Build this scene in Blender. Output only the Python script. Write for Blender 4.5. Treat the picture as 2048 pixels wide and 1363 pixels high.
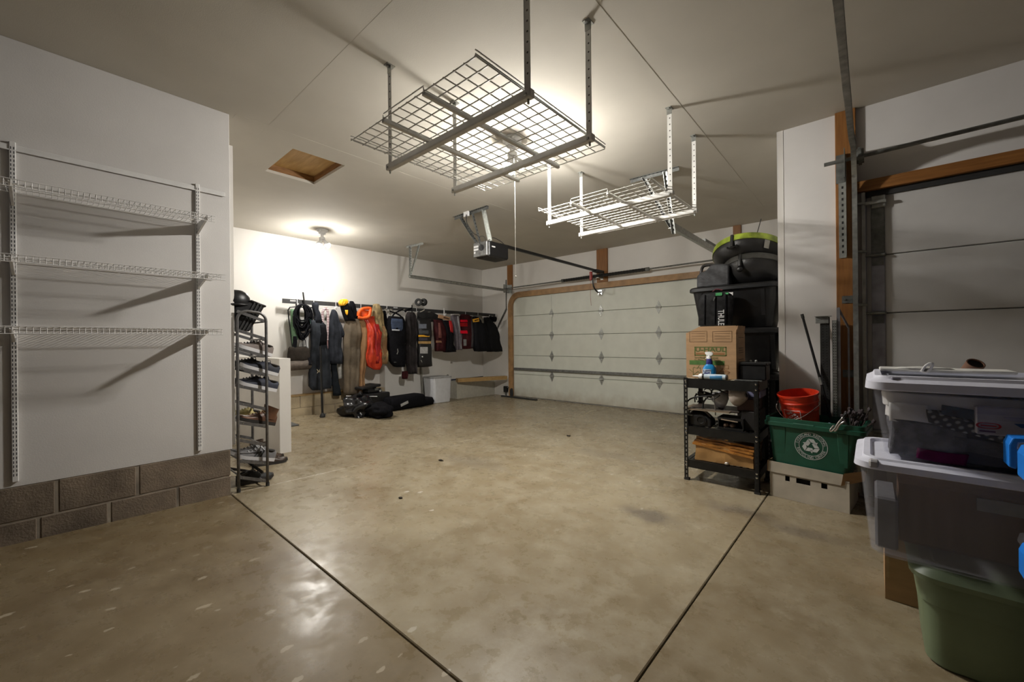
import bpy, bmesh, math, random
from mathutils import Vector, Matrix, noise
random.seed(7)
PI = math.pi
SC = bpy.context.scene
COL = SC.collection
for o in list(bpy.data.objects):
    bpy.data.objects.remove(o)

# ------------------------------------------------------------------ camera, world, exposure
FOC = 813.7
YAW, PITCH, ROLL = math.radians(41.3518), math.radians(0.0074), math.radians(-0.551)
EYE = Vector((0, 0, 1.34))
cF = Vector((-math.sin(YAW) * math.cos(PITCH), math.cos(YAW) * math.cos(PITCH), math.sin(PITCH)))
_r = Vector((math.cos(YAW), math.sin(YAW), 0)); _u = _r.cross(cF)
cR = math.cos(ROLL) * _r + math.sin(ROLL) * _u
cU = -math.sin(ROLL) * _r + math.cos(ROLL) * _u
cd = bpy.data.cameras.new('camera'); cam = bpy.data.objects.new('camera', cd); COL.objects.link(cam)
cd.sensor_fit = 'HORIZONTAL'; cd.sensor_width = 36.0; cd.lens = FOC / 2048 * 36.0
cd.clip_start = 0.05; cd.clip_end = 60
cam.matrix_world = Matrix(((cR.x, cU.x, -cF.x, EYE.x), (cR.y, cU.y, -cF.y, EYE.y), (cR.z, cU.z, -cF.z, EYE.z), (0, 0, 0, 1)))
SC.camera = cam

w = bpy.data.worlds.new('world'); SC.world = w; w.use_nodes = True
w.node_tree.nodes['Background'].inputs[0].default_value = (0.62, 0.60, 0.78, 1)
w.node_tree.nodes['Background'].inputs[1].default_value = 0.02
SC.view_settings.view_transform = 'Standard'; SC.view_settings.look = 'None'
SC.view_settings.gamma = 1.0; SC.view_settings.use_curve_mapping = False
SC.view_settings.exposure = 0.0
BULB_NEAR, BULB_FAR = 1950.0, 780.0      # the lamp over the wire rack, the lamp over the clothes
BULB_COLOR = (1.0, 0.965, 0.90)

# ------------------------------------------------------------------ measured setting
ZC = 3.186            # ceiling
XL = -3.86            # wall with the wire shelves
XC = -7.55            # long side wall with the coat rail
YB = 7.43             # wall of the double door
YR = 4.316            # wall of the single door
def fz(y): return 0.02 * (YB - y)      # the slab falls 2 % towards the double door

def ray(x, y): return cF + cR * ((x - 1024) / FOC) - cU * ((y - 681.5) / FOC)
def at(x, y, X=None, Y=None, Z=None):
    """a measured point of the photograph on a known plane of the room"""
    d = ray(x, y)
    t = X / d.x if X is not None else (Y / d.y if Y is not None else (Z - EYE.z) / d.z)
    return EYE + d * t
def atf(x, y):
    d = ray(x, y); t = (0.02 * YB - EYE.z) / (d.z + 0.02 * d.y); return EYE + d * t
def atp(x, y, p, n):
    d = ray(x, y); t = (p - EYE).dot(n) / d.dot(n); return EYE + d * t

# ------------------------------------------------------------------ materials
MATS = {}
def mat(name, col, rough=0.6, metal=0.0, var=0.12, scale=18.0, bump=0.0, bscale=60.0, stretch=(1, 1, 1), col2=None, spec=0.5, coat=0.0):
    if name in MATS: return MATS[name]
    m = bpy.data.materials.new(name); m.use_nodes = True; MATS[name] = m
    nt = m.node_tree; N = nt.nodes; L = nt.links; b = N['Principled BSDF']
    b.inputs['Roughness'].default_value = rough; b.inputs['Metallic'].default_value = metal
    if spec == 0.5 and any(k in name for k in ('cloth', 'coat', 'fold', 'ballistic')): spec = 0.12
    b.inputs['Specular IOR Level'].default_value = spec; b.inputs['Coat Weight'].default_value = coat
    tc = N.new('ShaderNodeTexCoord'); mp = N.new('ShaderNodeMapping'); mp.inputs['Scale'].default_value = stretch
    L.new(tc.outputs['Object'], mp.inputs[0])
    nz = N.new('ShaderNodeTexNoise'); nz.inputs['Scale'].default_value = scale; nz.inputs['Detail'].default_value = 5
    L.new(mp.outputs[0], nz.inputs['Vector'])
    mx = N.new('ShaderNodeMix'); mx.data_type = 'RGBA'
    c2 = col2 or tuple(c * (1 - 2 * var) for c in col)
    mx.inputs[6].default_value = (*c2, 1); mx.inputs[7].default_value = (*(col if col2 else [min(1, c * (1 + var)) for c in col]), 1)
    rp = N.new('ShaderNodeMapRange'); rp.inputs[1].default_value = 0.3; rp.inputs[2].default_value = 0.7
    L.new(nz.outputs[0], rp.inputs[0]); L.new(rp.outputs[0], mx.inputs[0]); L.new(mx.outputs[2], b.inputs['Base Color'])
    if bump:
        n2 = N.new('ShaderNodeTexNoise'); n2.inputs['Scale'].default_value = bscale; n2.inputs['Detail'].default_value = 4
        L.new(mp.outputs[0], n2.inputs['Vector'])
        bp = N.new('ShaderNodeBump'); bp.inputs['Strength'].default_value = bump; bp.inputs['Distance'].default_value = 0.01
        L.new(n2.outputs[0], bp.inputs['Height']); L.new(bp.outputs[0], b.inputs['Normal'])
    return m

def glassy(name, col, haze, rough=0.2):
    m = bpy.data.materials.new(name); m.use_nodes = True; MATS[name] = m
    nt = m.node_tree; N = nt.nodes; L = nt.links; b = N['Principled BSDF']
    b.inputs['Base Color'].default_value = (*col, 1); b.inputs['Roughness'].default_value = rough
    tr = N.new('ShaderNodeBsdfTransparent'); tr.inputs[0].default_value = (0.95, 0.95, 0.96, 1)
    ms = N.new('ShaderNodeMixShader'); tc = N.new('ShaderNodeTexCoord'); nz = N.new('ShaderNodeTexNoise')
    nz.inputs['Scale'].default_value = 9; L.new(tc.outputs['Object'], nz.inputs['Vector'])
    mr = N.new('ShaderNodeMapRange'); mr.inputs[3].default_value = haze * 0.85; mr.inputs[4].default_value = haze * 1.15
    L.new(nz.outputs[0], mr.inputs[0]); L.new(mr.outputs[0], ms.inputs[0])
    L.new(tr.outputs[0], ms.inputs[1]); L.new(b.outputs[0], ms.inputs[2]); L.new(ms.outputs[0], N['Material Output'].inputs[0])
    return m

def concrete_floor(name='sealed_concrete', tone=(1, 1, 1), chip=0.53):
    m = bpy.data.materials.new(name); m.use_nodes = True
    nt = m.node_tree; N = nt.nodes; L = nt.links; b = N['Principled BSDF']
    tc = N.new('ShaderNodeTexCoord')
    def nz(scale, detail=6, rough=0.6, stretch=None, dist=0.0):
        n = N.new('ShaderNodeTexNoise'); n.inputs['Scale'].default_value = scale; n.inputs['Detail'].default_value = detail
        n.inputs['Roughness'].default_value = rough; n.inputs['Distortion'].default_value = dist
        if stretch:
            mp = N.new('ShaderNodeMapping'); mp.inputs['Scale'].default_value = stretch; mp.inputs['Rotation'].default_value = (0, 0, 0.5)
            L.new(tc.outputs['Object'], mp.inputs[0]); L.new(mp.outputs[0], n.inputs['Vector'])
        else: L.new(tc.outputs['Object'], n.inputs['Vector'])
        return n
    def ramp(src, a, bb):
        r = N.new('ShaderNodeMapRange'); r.inputs[1].default_value = a; r.inputs[2].default_value = bb; L.new(src, r.inputs[0]); return r.outputs[0]
    def mix(f, a, bcol):
        x = N.new('ShaderNodeMix'); x.data_type = 'RGBA'
        if isinstance(f, float): x.inputs[0].default_value = f
        else: L.new(f, x.inputs[0])
        for s, v in ((6, a), (7, bcol)):
            if isinstance(v, tuple): x.inputs[s].default_value = (*v, 1)
            else: L.new(v, x.inputs[s])
        return x.outputs[2]
    def math_(op, a, bb):
        x = N.new('ShaderNodeMath'); x.operation = op
        for s, v in ((0, a), (1, bb)):
            if isinstance(v, (int, float)): x.inputs[s].default_value = v
            else: L.new(v, x.inputs[s])
        return x.outputs[0]
    c = mix(ramp(nz(1.1, 5, 0.55, None, 0.6).outputs[0], 0.35, 0.68), (0.215, 0.165, 0.097), (0.32, 0.266, 0.176))
    c = mix(ramp(nz(5.5, 8, 0.7).outputs[0], 0.42, 0.72), c, (0.38, 0.33, 0.238))
    f = math_('MULTIPLY', ramp(nz(16, 10, 0.75).outputs[0], 0.38, 0.78), 0.24)
    c = mix(f, c, (0.175, 0.140, 0.090))
    # oil stains with a shape of their own
    for (sx, sy, rx, ry, k) in ((-1.18, 2.80, 0.26, 0.15, 0.62), (-0.75, 3.33, 0.30, 0.14, 0.5), (-3.1, 2.9, 0.5, 0.25, 0.3), (-0.35, 3.2, 0.3, 0.12, 0.5), (-2.2, 4.1, 0.6, 0.2, 0.25)):
        mp = N.new('ShaderNodeMapping'); mp.inputs['Location'].default_value = (-sx / rx, -sy / ry, 0); mp.inputs['Scale'].default_value = (1 / rx, 1 / ry, 0)
        L.new(tc.outputs['Object'], mp.inputs[0])
        le = N.new('ShaderNodeVectorMath'); le.operation = 'LENGTH'; L.new(mp.outputs[0], le.inputs[0])
        d = math_('ADD', le.outputs['Value'], math_('MULTIPLY', math_('SUBTRACT', nz(7).outputs[0], 0.5), 1.6))
        c = mix(math_('MULTIPLY', ramp(d, 1.0, 0.25), k), c, (0.105, 0.088, 0.078))
    # paint chips and drips
    vo = N.new('ShaderNodeTexVoronoi'); vo.voronoi_dimensions = '2D'; vo.inputs['Scale'].default_value = 7.5; vo.inputs['Randomness'].default_value = 1
    mp = N.new('ShaderNodeMapping'); mp.inputs['Scale'].default_value = (1.5, 0.8, 1)
    wob = N.new('ShaderNodeMix'); wob.data_type = 'RGBA'; wob.inputs[0].default_value = 0.06
    L.new(tc.outputs['Object'], wob.inputs[6]); L.new(nz(14).outputs[1], wob.inputs[7]); L.new(wob.outputs[2], mp.inputs[0]); L.new(mp.outputs[0], vo.inputs['Vector'])
    sep = N.new('ShaderNodeSeparateColor'); L.new(vo.outputs['Color'], sep.inputs[0])
    size = math_('MULTIPLY', ramp(sep.outputs[0], 0.60, 1.0), 0.16)
    chips = ramp(math_('SUBTRACT', size, vo.outputs['Distance']), 0.0, 0.02)
    zone = ramp(nz(0.9, 3).outputs[0], chip, chip + 0.13)
    c = mix(math_('MULTIPLY', math_('MULTIPLY', chips, zone), 0.8), c, (0.62, 0.58, 0.50))
    tn = N.new('ShaderNodeMix'); tn.data_type = 'RGBA'; tn.blend_type = 'MULTIPLY'; tn.inputs[0].default_value = 1.0
    L.new(c, tn.inputs[6]); tn.inputs[7].default_value = (*tone, 1); L.new(tn.outputs[2], b.inputs['Base Color'])
    ro = N.new('ShaderNodeMapRange'); ro.inputs[1].default_value = 0.35; ro.inputs[2].default_value = 0.7; ro.inputs[3].default_value = 0.20; ro.inputs[4].default_value = 0.46
    L.new(nz(9, 8, 0.7).outputs[0], ro.inputs[0]); L.new(ro.outputs[0], b.inputs['Roughness'])
    b.inputs['Specular IOR Level'].default_value = 0.32
    bp = N.new('ShaderNodeBump'); bp.inputs['Strength'].default_value = 0.10; bp.inputs['Distance'].default_value = 0.008
    hh = math_('ADD', nz(11, 9, 0.7, (1, 0.5, 1)).outputs[0], math_('MULTIPLY', nz(70, 3).outputs[0], 0.15))
    L.new(hh, bp.inputs['Height']); L.new(bp.outputs[0], b.inputs['Normal'])
    return m

WALL = mat('white_wallboard', (0.70, 0.675, 0.64), 0.55, var=0.02, scale=3, bump=0.05, bscale=120, spec=0.3)
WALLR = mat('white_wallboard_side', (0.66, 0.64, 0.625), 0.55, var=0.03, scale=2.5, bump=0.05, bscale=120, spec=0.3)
CEIL = mat('ceiling_paint', (0.54, 0.51, 0.45), 0.85, var=0.03, scale=2, bump=0.06, bscale=160, spec=0.2)
FLOOR = concrete_floor()
FLOORA = concrete_floor('darker_brown_concrete', (0.64, 0.58, 0.49), 0.36)      # darker, browner tone with more paint chips, slab under the wire shelves
FLOORB = concrete_floor('darker_concrete', (0.84, 0.82, 0.79), 0.56)  # same concrete multiplied to a slightly darker tone, right-hand slabs
BASE = mat('joint_grime', (0.05, 0.04, 0.028), 0.9)
BLOCK = mat('concrete_block', (0.20, 0.155, 0.112), 0.8, var=0.22, scale=5, bump=0.35, bscale=90)
BLOCK2 = mat('concrete_block_warm', (0.42, 0.34, 0.22), 0.8, var=0.16, scale=4, bump=0.35, bscale=70)
MORTAR = mat('mortar', (0.31, 0.265, 0.21), 0.9, var=0.25, scale=7)
WOOD = mat('framing_lumber', (0.29, 0.125, 0.030), 0.5, scale=6, stretch=(8, 8, 0.6), col2=(0.18, 0.068, 0.014), bump=0.1, bscale=30)
WOODX = mat('framing_lumber_cross', (0.29, 0.125, 0.030), 0.5, scale=6, stretch=(0.6, 8, 8), col2=(0.18, 0.068, 0.014), bump=0.1, bscale=30)
TANW = mat('tan_door_casing', (0.35, 0.20, 0.085), 0.45, var=0.15, scale=9)
PLY = mat('plywood', (0.62, 0.40, 0.16), 0.55, scale=4, stretch=(1, 7, 1), col2=(0.46, 0.27, 0.09))
PALEW = mat('pale_plank', (0.42, 0.27, 0.11), 0.5, scale=5, stretch=(8, 0.7, 8), col2=(0.30, 0.18, 0.06))
DOORW = mat('white_door_steel', (0.62, 0.635, 0.565), 0.42, var=0.03, scale=5, bump=0.04, bscale=200)
DOORG = mat('grey_door_steel', (0.50, 0.49, 0.48), 0.5, var=0.05, scale=3, bump=0.05, bscale=160)
GALV = mat('galvanised_steel', (0.42, 0.43, 0.41), 0.38, 0.75, var=0.15, scale=25)
GALVD = mat('dull_galvanised_steel', (0.20, 0.205, 0.195), 0.45, 0.6, var=0.2, scale=20)
LEAD = mat('lavender_end_cap', (0.34, 0.34, 0.40), 0.45, 0.1, var=0.15, scale=14)
WIRE = mat('white_coated_wire', (0.74, 0.73, 0.72), 0.4, var=0.03)
RACKM = mat('white_powder_steel', (0.66, 0.65, 0.62), 0.45, var=0.05)
BLK = mat('black_plastic', (0.009, 0.009, 0.010), 0.42, var=0.2, bump=0.06, bscale=90)
BLKS = mat('black_satin_steel', (0.012, 0.012, 0.012), 0.4, 0.2, var=0.2)
BLKC = mat('black_cloth', (0.006, 0.006, 0.008), 0.85, var=0.25, scale=30, bump=0.25, bscale=140)
DARK = mat('dark_void', (0.006, 0.006, 0.006), 0.9)
RUB = mat('black_rubber', (0.02, 0.02, 0.02), 0.7)
WHITE = mat('white_plastic', (0.72, 0.72, 0.72), 0.35, var=0.03)
LIDW = mat('white_bin_lid', (0.72, 0.73, 0.84), 0.35, var=0.03)
PRINTW = mat('white_print', (0.72, 0.72, 0.72), 0.6, var=0.03)
CARD = mat('brown_cardboard', (0.40, 0.245, 0.125), 0.7, var=0.08, scale=6, stretch=(1, 1, 5))
CARDW = mat('white_cardboard', (0.44, 0.395, 0.32), 0.7, var=0.10, scale=6)
BROWNP = mat('waxed_brown_paper', (0.36, 0.15, 0.03), 0.3, var=0.3, scale=7, bump=0.6, bscale=14)
CHROME = mat('bright_steel', (0.75, 0.75, 0.75), 0.2, 1.0, var=0.04)
CLEAR = glassy('clear_plastic', (0.62, 0.63, 0.70), 0.075, 0.15)
CLEARB = glassy('frosted_clear_plastic', (0.62, 0.63, 0.68), 0.13, 0.25)

# ------------------------------------------------------------------ mesh helpers
class MB:
    def __init__(s): s.v = []; s.f = []
    def add(s, vs, fs):
        k = len(s.v); s.v += [tuple(v) for v in vs]; s.f += [tuple(i + k for i in f) for f in fs]; return s
    def box(s, c, d, rot=None, bev=0.0, seg=1):
        x, y, z = d[0] / 2, d[1] / 2, d[2] / 2
        if bev:
            bm = bmesh.new(); bmesh.ops.create_cube(bm, size=1)
            for q in bm.verts: q.co = Vector((q.co.x * d[0], q.co.y * d[1], q.co.z * d[2]))
            bmesh.ops.bevel(bm, geom=list(bm.edges), offset=bev, segments=seg, profile=0.5, affect='EDGES')
            bm.verts.index_update(); vs = [q.co.copy() for q in bm.verts]; fs = [[q.index for q in f.verts] for f in bm.faces]; bm.free()
        else:
            vs = [Vector(p) for p in ((-x, -y, -z), (x, -y, -z), (x, y, -z), (-x, y, -z), (-x, -y, z), (x, -y, z), (x, y, z), (-x, y, z))]
            fs = [(0, 3, 2, 1), (4, 5, 6, 7), (0, 1, 5, 4), (1, 2, 6, 5), (2, 3, 7, 6), (3, 0, 4, 7)]
        R = rot if rot is not None else Matrix.Identity(3)
        return s.add([R @ v + Vector(c) for v in vs], fs)
    def span(s, a, b, bev=0.0):
        return s.box([(a[i] + b[i]) / 2 for i in range(3)], [abs(b[i] - a[i]) for i in range(3)], None, bev)
    def bar(s, a, b, wd, ht, up=(0, 0, 1)):
        a = Vector(a); b = Vector(b); d = (b - a); L = d.length; d.normalize(); up = Vector(up)
        if abs(d.dot(up)) > 0.99: up = Vector((1, 0, 0))
        x = d.cross(up).normalized(); z = x.cross(d)
        return s.box((a + b) / 2, (wd, L, ht), Matrix((x, d, z)).transposed())
    def loft(s, rings, cap=True, closed=True):
        n = len(rings[0]); k = len(s.v)
        for r in rings: s.v += [tuple(p) for p in r]
        for i in range(len(rings) - 1):
            for j in range(n if closed else n - 1):
                a = k + i * n + j; b = k + i * n + (j + 1) % n; s.f.append((a, b, b + n, a + n))
        if cap and closed:
            s.f.append(tuple(k + j for j in reversed(range(n)))); s.f.append(tuple(k + (len(rings) - 1) * n + j for j in range(n)))
        return s
    def tube(s, pts, r, n=6, cap=True):
        pts = [Vector(p) for p in pts]; rings = []; x = None
        for i, p in enumerate(pts):
            d = (pts[min(i + 1, len(pts) - 1)] - pts[max(i - 1, 0)]).normalized()
            if x is None:
                x = d.cross(Vector((0, 0, 1)))
                if x.length < 0.05: x = d.cross(Vector((1, 0, 0)))
            else: x = x - d * x.dot(d)
            x.normalize(); y = d.cross(x); rr = r[i] if isinstance(r, (list, tuple)) else r
            rings.append([p + (x * math.cos(2 * PI * j / n) + y * math.sin(2 * PI * j / n)) * rr for j in range(n)])
        return s.loft(rings, cap)
    def lathe(s, prof, c=(0, 0, 0), n=24, R=None, cap=True):
        R = R or Matrix.Identity(3); rings = []
        for r, z in prof: rings.append([R @ Vector((r * math.cos(2 * PI * j / n), r * math.sin(2 * PI * j / n), z)) + Vector(c) for j in range(n)])
        return s.loft(rings, cap)
    def prism(s, poly, off):
        off = Vector(off); n = len(poly); k = len(s.v)
        s.v += [tuple(p) for p in poly] + [tuple(Vector(p) + off) for p in poly]
        s.f.append(tuple(k + i for i in range(n))); s.f.append(tuple(k + n + i for i in reversed(range(n))))
        for i in range(n):
            j = (i + 1) % n; s.f.append((k + i, k + n + i, k + n + j, k + j))
        return s
    def quad(s, a, b, c, d): return s.add([a, b, c, d], [(0, 1, 2, 3)])
    def ball(s, c, rad, sub=2, jitter=0.0, seed=0, fr=3.0):
        bm = bmesh.new(); bmesh.ops.create_icosphere(bm, subdivisions=sub, radius=1)
        bm.verts.index_update(); vs = []
        for q in bm.verts:
            k = 1 + jitter * noise.noise(q.co * fr + Vector((seed * 7.1, seed * 3.3, seed)))
            vs.append(Vector((q.co.x * rad[0] * k + c[0], q.co.y * rad[1] * k + c[1], q.co.z * rad[2] * k + c[2])))
        fs = [[q.index for q in f.verts] for f in bm.faces]; bm.free(); return s.add(vs, fs)
    def text(s, body, size, M, extrude=0.0006, align='CENTER', bold=0.0):
        cu = bpy.data.curves.new('t', 'FONT'); cu.body = body; cu.size = size; cu.align_x = align; cu.align_y = 'CENTER'; cu.extrude = extrude; cu.offset = bold; cu.resolution_u = 2
        ob = bpy.data.objects.new('t', cu); me = ob.to_mesh()
        s.add([M @ v.co for v in me.vertices], [tuple(p.vertices) for p in me.polygons])
        ob.to_mesh_clear(); bpy.data.objects.remove(ob); bpy.data.curves.remove(cu); return s

def frame(o, x, y):
    """4x4 with local x along x, local y along y (text plane) at o"""
    x = Vector(x).normalized(); y = Vector(y).normalized(); z = x.cross(y)
    return Matrix(((x.x, y.x, z.x, o[0]), (x.y, y.y, z.y, o[1]), (x.z, y.z, z.z, o[2]), (0, 0, 0, 1)))

def tag(o, label=None, cat=None, group=None, kind=None):
    if label: o['label'] = label
    if cat: o['category'] = cat
    if group: o['group'] = group
    if kind: o['kind'] = kind
    return o

def thing(name, label, cat, loc=(0, 0, 0), rz=0.0, group=None):
    o = bpy.data.objects.new(name, None); COL.objects.link(o); o.empty_display_size = 0.1
    o.location = loc; o.rotation_euler = (0, 0, rz)
    return tag(o, label, cat, group)

def part(m, name, mt, parent=None, smooth=False, local=False, label=None, kind=None, bevel=0.0, auto=None):
    """link a mesh; world coordinates unless local, then the parent's own"""
    me = bpy.data.meshes.new(name); vs = m.v
    if parent is not None and not local:
        r = parent
        while r.parent: r = r.parent
        T = (Matrix.Translation(r.location) @ Matrix.Rotation(r.rotation_euler.z, 4, 'Z')).inverted()
        vs = [tuple(T @ Vector(v)) for v in vs]
    loc = None
    if parent is None:
        xs, ys, zs = zip(*vs); loc = Vector(((min(xs) + max(xs)) / 2, (min(ys) + max(ys)) / 2, min(zs)))
        if name.split('.')[0] in KEEP_ORIGIN: loc = None
        if loc: vs = [(v[0] - loc.x, v[1] - loc.y, v[2] - loc.z) for v in vs]
    me.from_pydata(vs, [], m.f); me.update()
    bm = bmesh.new(); bm.from_mesh(me); bmesh.ops.recalc_face_normals(bm, faces=bm.faces); bm.to_mesh(me); bm.free()
    if smooth:
        for p in me.polygons: p.use_smooth = True
    me.materials.append(mt)
    o = bpy.data.objects.new(name, me); COL.objects.link(o)
    if parent is not None: o.parent = parent
    if loc: o.location = loc
    if smooth and auto:
        try: me.set_sharp_from_angle(angle=math.radians(auto))
        except Exception: pass
    if bevel:
        bv = o.modifiers.new('bevel', 'BEVEL'); bv.width = bevel; bv.segments = 2; bv.limit_method = 'ANGLE'
    if label: o['label'] = label
    if kind: o['kind'] = kind
    return o
KEEP_ORIGIN = {'floor', 'ceiling', 'wall_left', 'wall_back', 'wall_right', 'wall_side', 'wall_return', 'wall_jog'}

def struct(m, name, mt, **k):
    o = part(m, name, mt, None, **k); o['kind'] = 'structure'; return o
def sroot(name, loc=(0, 0, 0)):
    o = bpy.data.objects.new(name, None); COL.objects.link(o); o.location = loc; o['kind'] = 'structure'; return o

def dup(root, loc=None, rz=None, label=None, group=None):
    r = root.copy(); COL.objects.link(r)
    if loc is not None: r.location = loc
    if rz is not None: r.rotation_euler = (0, 0, rz)
    if label: r['label'] = label
    if group: r['group'] = group
    for ch in root.children:
        c = ch.copy(); COL.objects.link(c); c.parent = r
        for g in ch.children:
            d = g.copy(); COL.objects.link(d); d.parent = c
    return r

def arc(c, r, a0, a1, n, ax, ay):
    ax = Vector(ax); ay = Vector(ay); c = Vector(c)
    return [c + ax * (r * math.cos(a0 + (a1 - a0) * i / n)) + ay * (r * math.sin(a0 + (a1 - a0) * i / n)) for i in range(n + 1)]
def curve(pts, n=8):
    """Catmull-Rom through pts"""
    P = [Vector(p) for p in pts]; P = [2 * P[0] - P[1]] + P + [2 * P[-1] - P[-2]]; out = []
    for i in range(1, len(P) - 2):
        for k in range(n):
            t = k / n; a, b, c, d = P[i - 1], P[i], P[i + 1], P[i + 2]
            out.append(0.5 * ((2 * b) + (c - a) * t + (2 * a - 5 * b + 4 * c - d) * t * t + (3 * b - a - 3 * c + d) * t ** 3))
    out.append(P[-2]); return out

# ================================================================== STRUCTURE
XE, YE = 2.6, -2.2      # how far the room is built to the right and behind
# floor: grimy base with five slabs between saw-cut joints
def slope_slab(x0, x1, y0, y1, t0=-0.05, t1=0.0):
    m = MB(); c = 0.004
    def ring(i, dz): return [(x0 + i, y0 + i, fz(y0 + i) + dz), (x1 - i, y0 + i, fz(y0 + i) + dz), (x1 - i, y1 - i, fz(y1 - i) + dz), (x0 + i, y1 - i, fz(y1 - i) + dz)]
    return m.loft([ring(0, t0), ring(0, t1 - c), ring(c, t1)])
floor = struct(slope_slab(-7.7, XE, YE, 7.7, -0.12, -0.012), 'floor', BASE)
g = 0.004
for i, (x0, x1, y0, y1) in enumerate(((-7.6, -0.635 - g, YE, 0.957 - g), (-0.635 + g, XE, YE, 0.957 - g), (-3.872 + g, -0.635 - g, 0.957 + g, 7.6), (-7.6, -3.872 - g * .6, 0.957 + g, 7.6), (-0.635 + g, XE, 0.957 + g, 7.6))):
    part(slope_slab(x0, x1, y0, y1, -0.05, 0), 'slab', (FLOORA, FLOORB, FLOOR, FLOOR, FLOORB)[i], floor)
# ceiling with the attic hatch opening
hx0, hx1, hy0, hy1 = -4.855, -4.10, 1.537, 2.047
m = MB(); t = 0.03
for a, b in (((-7.7, YE), (hx0, 7.6)), ((hx1, YE), (XE, 7.6)), ((hx0, YE), (hx1, hy0)), ((hx0, hy1), (hx1, 7.6))):
    m.span((a[0], a[1], ZC), (b[0], b[1], ZC + t))
ceiling = struct(m, 'ceiling', CEIL)
for a, b, wd, th in (((-1.17, YE), (-1.17, 6.6), 0.13, .003), ((-3.86, 1.0), (-3.86, 6.8), 0.09, .0015), ((-4.0, 1.28), (-1.25, 1.28), 0.09, .001)):
    part(MB().bar((*a, ZC), (*b, ZC), wd, th), 'joint_tape', CEIL, ceiling)
# wall with the wire shelves, on two courses of block
m = MB().span((XL, -2.2, 0.492), (XL - 0.12, 0.965, ZC), 0.003)
wl = struct(m, 'wall_left', WALLR)
part(MB().span((XL - 0.003, -2.2, fz(1)-.03), (XL - 0.14, 0.945, 0.488)), 'mortar_bed', MORTAR, wl)
mz = 0.282
for (ya, yb) in ((-2.2, -1.30), (-1.29, -0.89), (-0.88, -0.47), (-0.46, 0.015), (0.033, 0.392), (0.411, 0.953)):
    part(MB().span((XL + 0.001, ya, mz + 0.006), (XL - 0.1, yb, 0.490), 0.004), 'concrete_block', BLOCK, wl)
for (ya, yb) in ((-2.2, -1.51), (-1.50, -1.10), (-1.09, -0.69), (-0.68, -0.28), (-0.27, -0.06), (-0.044, 0.250), (0.268, 0.612), (0.628, 0.953)):
    part(MB().span((XL + 0.001, ya, fz(0) - .06), (XL - 0.1, yb, mz - 0.004), 0.004), 'concrete_block', BLOCK, wl)
# hidden return and its edge trim
struct(MB().span((XL - 0.121, 0.845, 0.05), (XC, 0.962, ZC)), 'wall_return', WALL)
struct(MB().span((-3.898, 0.966, 0.52), (-4.0, 0.998, 2.955), 0.002), 'trim_1', WALL)
# long side wall with its block curb
ws = struct(MB().span((XC, 0.9, 0.44), (XC - 0.12, 7.55, ZC)), 'wall_side', WALL)
part(MB().span((-7.352, 0.97, -.02), (XC - .1, 4.455, 0.42)), 'mortar_bed', MORTAR, ws)
yy = 1.0
for k in range(9):
    y0 = 1.0 + k * 0.4064
    part(MB().span((-7.342, y0 + .004, fz(y0) - .06), (XC - .02, y0 + .400, 0.225), 0.004), 'concrete_block', BLOCK2, ws)
    y1 = 0.8 + k * 0.4064
    part(MB().span((-7.342, max(1.0, y1 + .004), 0.231), (XC - .02, y1 + .400, 0.432), 0.004), 'concrete_block', BLOCK2, ws)
part(MB().span((-7.335, 1.0, 0.432), (XC - .01, 4.2, 0.446), 0.003), 'sill_plate', PALEW, ws)
part(MB().span((-7.345, 4.46, -.02), (XC - .01, 6.16, 1.18), .003), 'lower_panel', WALL, ws)
struct(MB().span((-7.13, 6.17, -.02), (XC + .003, 7.425, .405), .004), 'trim_10', mat('painted_curb', (.50, .48, .41), .6, var=.06))
pa = at(914, 764, X=-7.10); pb = at(1012, 757.5, Y=7.33)
tag(part(MB().bar((pa.x, pa.y, .455), (pb.x, pb.y, .455), .14, .085), 'plank', PALEW), 'pale wooden plank lying on the curb beside the garage door corner', 'plank')

# low guard wall beside the house step
struct(MB().span((-6.9, 1.68, 0.02), (-4.925, 1.80, 1.17), 0.004), 'wall_guard', WALL)
st = thing('entry_step', 'dark grey step with a mat beyond the white guard wall', 'step', (-6.3, 2.0, fz(2.0)))
part(MB().span((-6.9, 1.81, fz(2.1) - .005), (-5.79, 2.03, 0.25), 0.006), 'riser', mat('dark_step', (0.06, 0.055, 0.05), .8), st)
tag(part(MB().span((-7.0, 2.06, fz(2.3) + .001), (-6.45, 2.47, fz(2.2) + .014), 0.003), 'door_mat', mat('grey_mat', (0.10, 0.10, 0.10), .95, bump=.4)), 'dark grey flat mat on the floor past the white guard wall', 'mat')

# wall of the double door
m = MB()
m.span((XC, YB, -.03), (-6.50, YB + .15, ZC)).span((-6.50, YB, 2.43), (-1.67, YB + .15, ZC)).span((-1.67, YB, -.03), (-0.6, YB + .15, ZC))
struct(m, 'wall_back', WALL)
d1 = sroot('door_1', (-4.1, YB + .03, 0))
zs = [0.012, 0.545, 0.993, 1.470, 1.940, 2.425]
DOORDIRT = mat('dirty_door_steel', (0.62, 0.635, 0.565), 0.5, var=0.03, scale=5, bump=0.04, bscale=200)
nt = DOORDIRT.node_tree; b_ = nt.nodes['Principled BSDF']; src = b_.inputs['Base Color'].links[0].from_socket
tc_ = nt.nodes.new('ShaderNodeTexCoord'); sx_ = nt.nodes.new('ShaderNodeSeparateXYZ'); nt.links.new(tc_.outputs['Object'], sx_.inputs[0])
nd = nt.nodes.new('ShaderNodeTexNoise'); nd.inputs['Scale'].default_value = 6; nd.inputs['Detail'].default_value = 8; nt.links.new(tc_.outputs['Object'], nd.inputs['Vector'])
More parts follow.
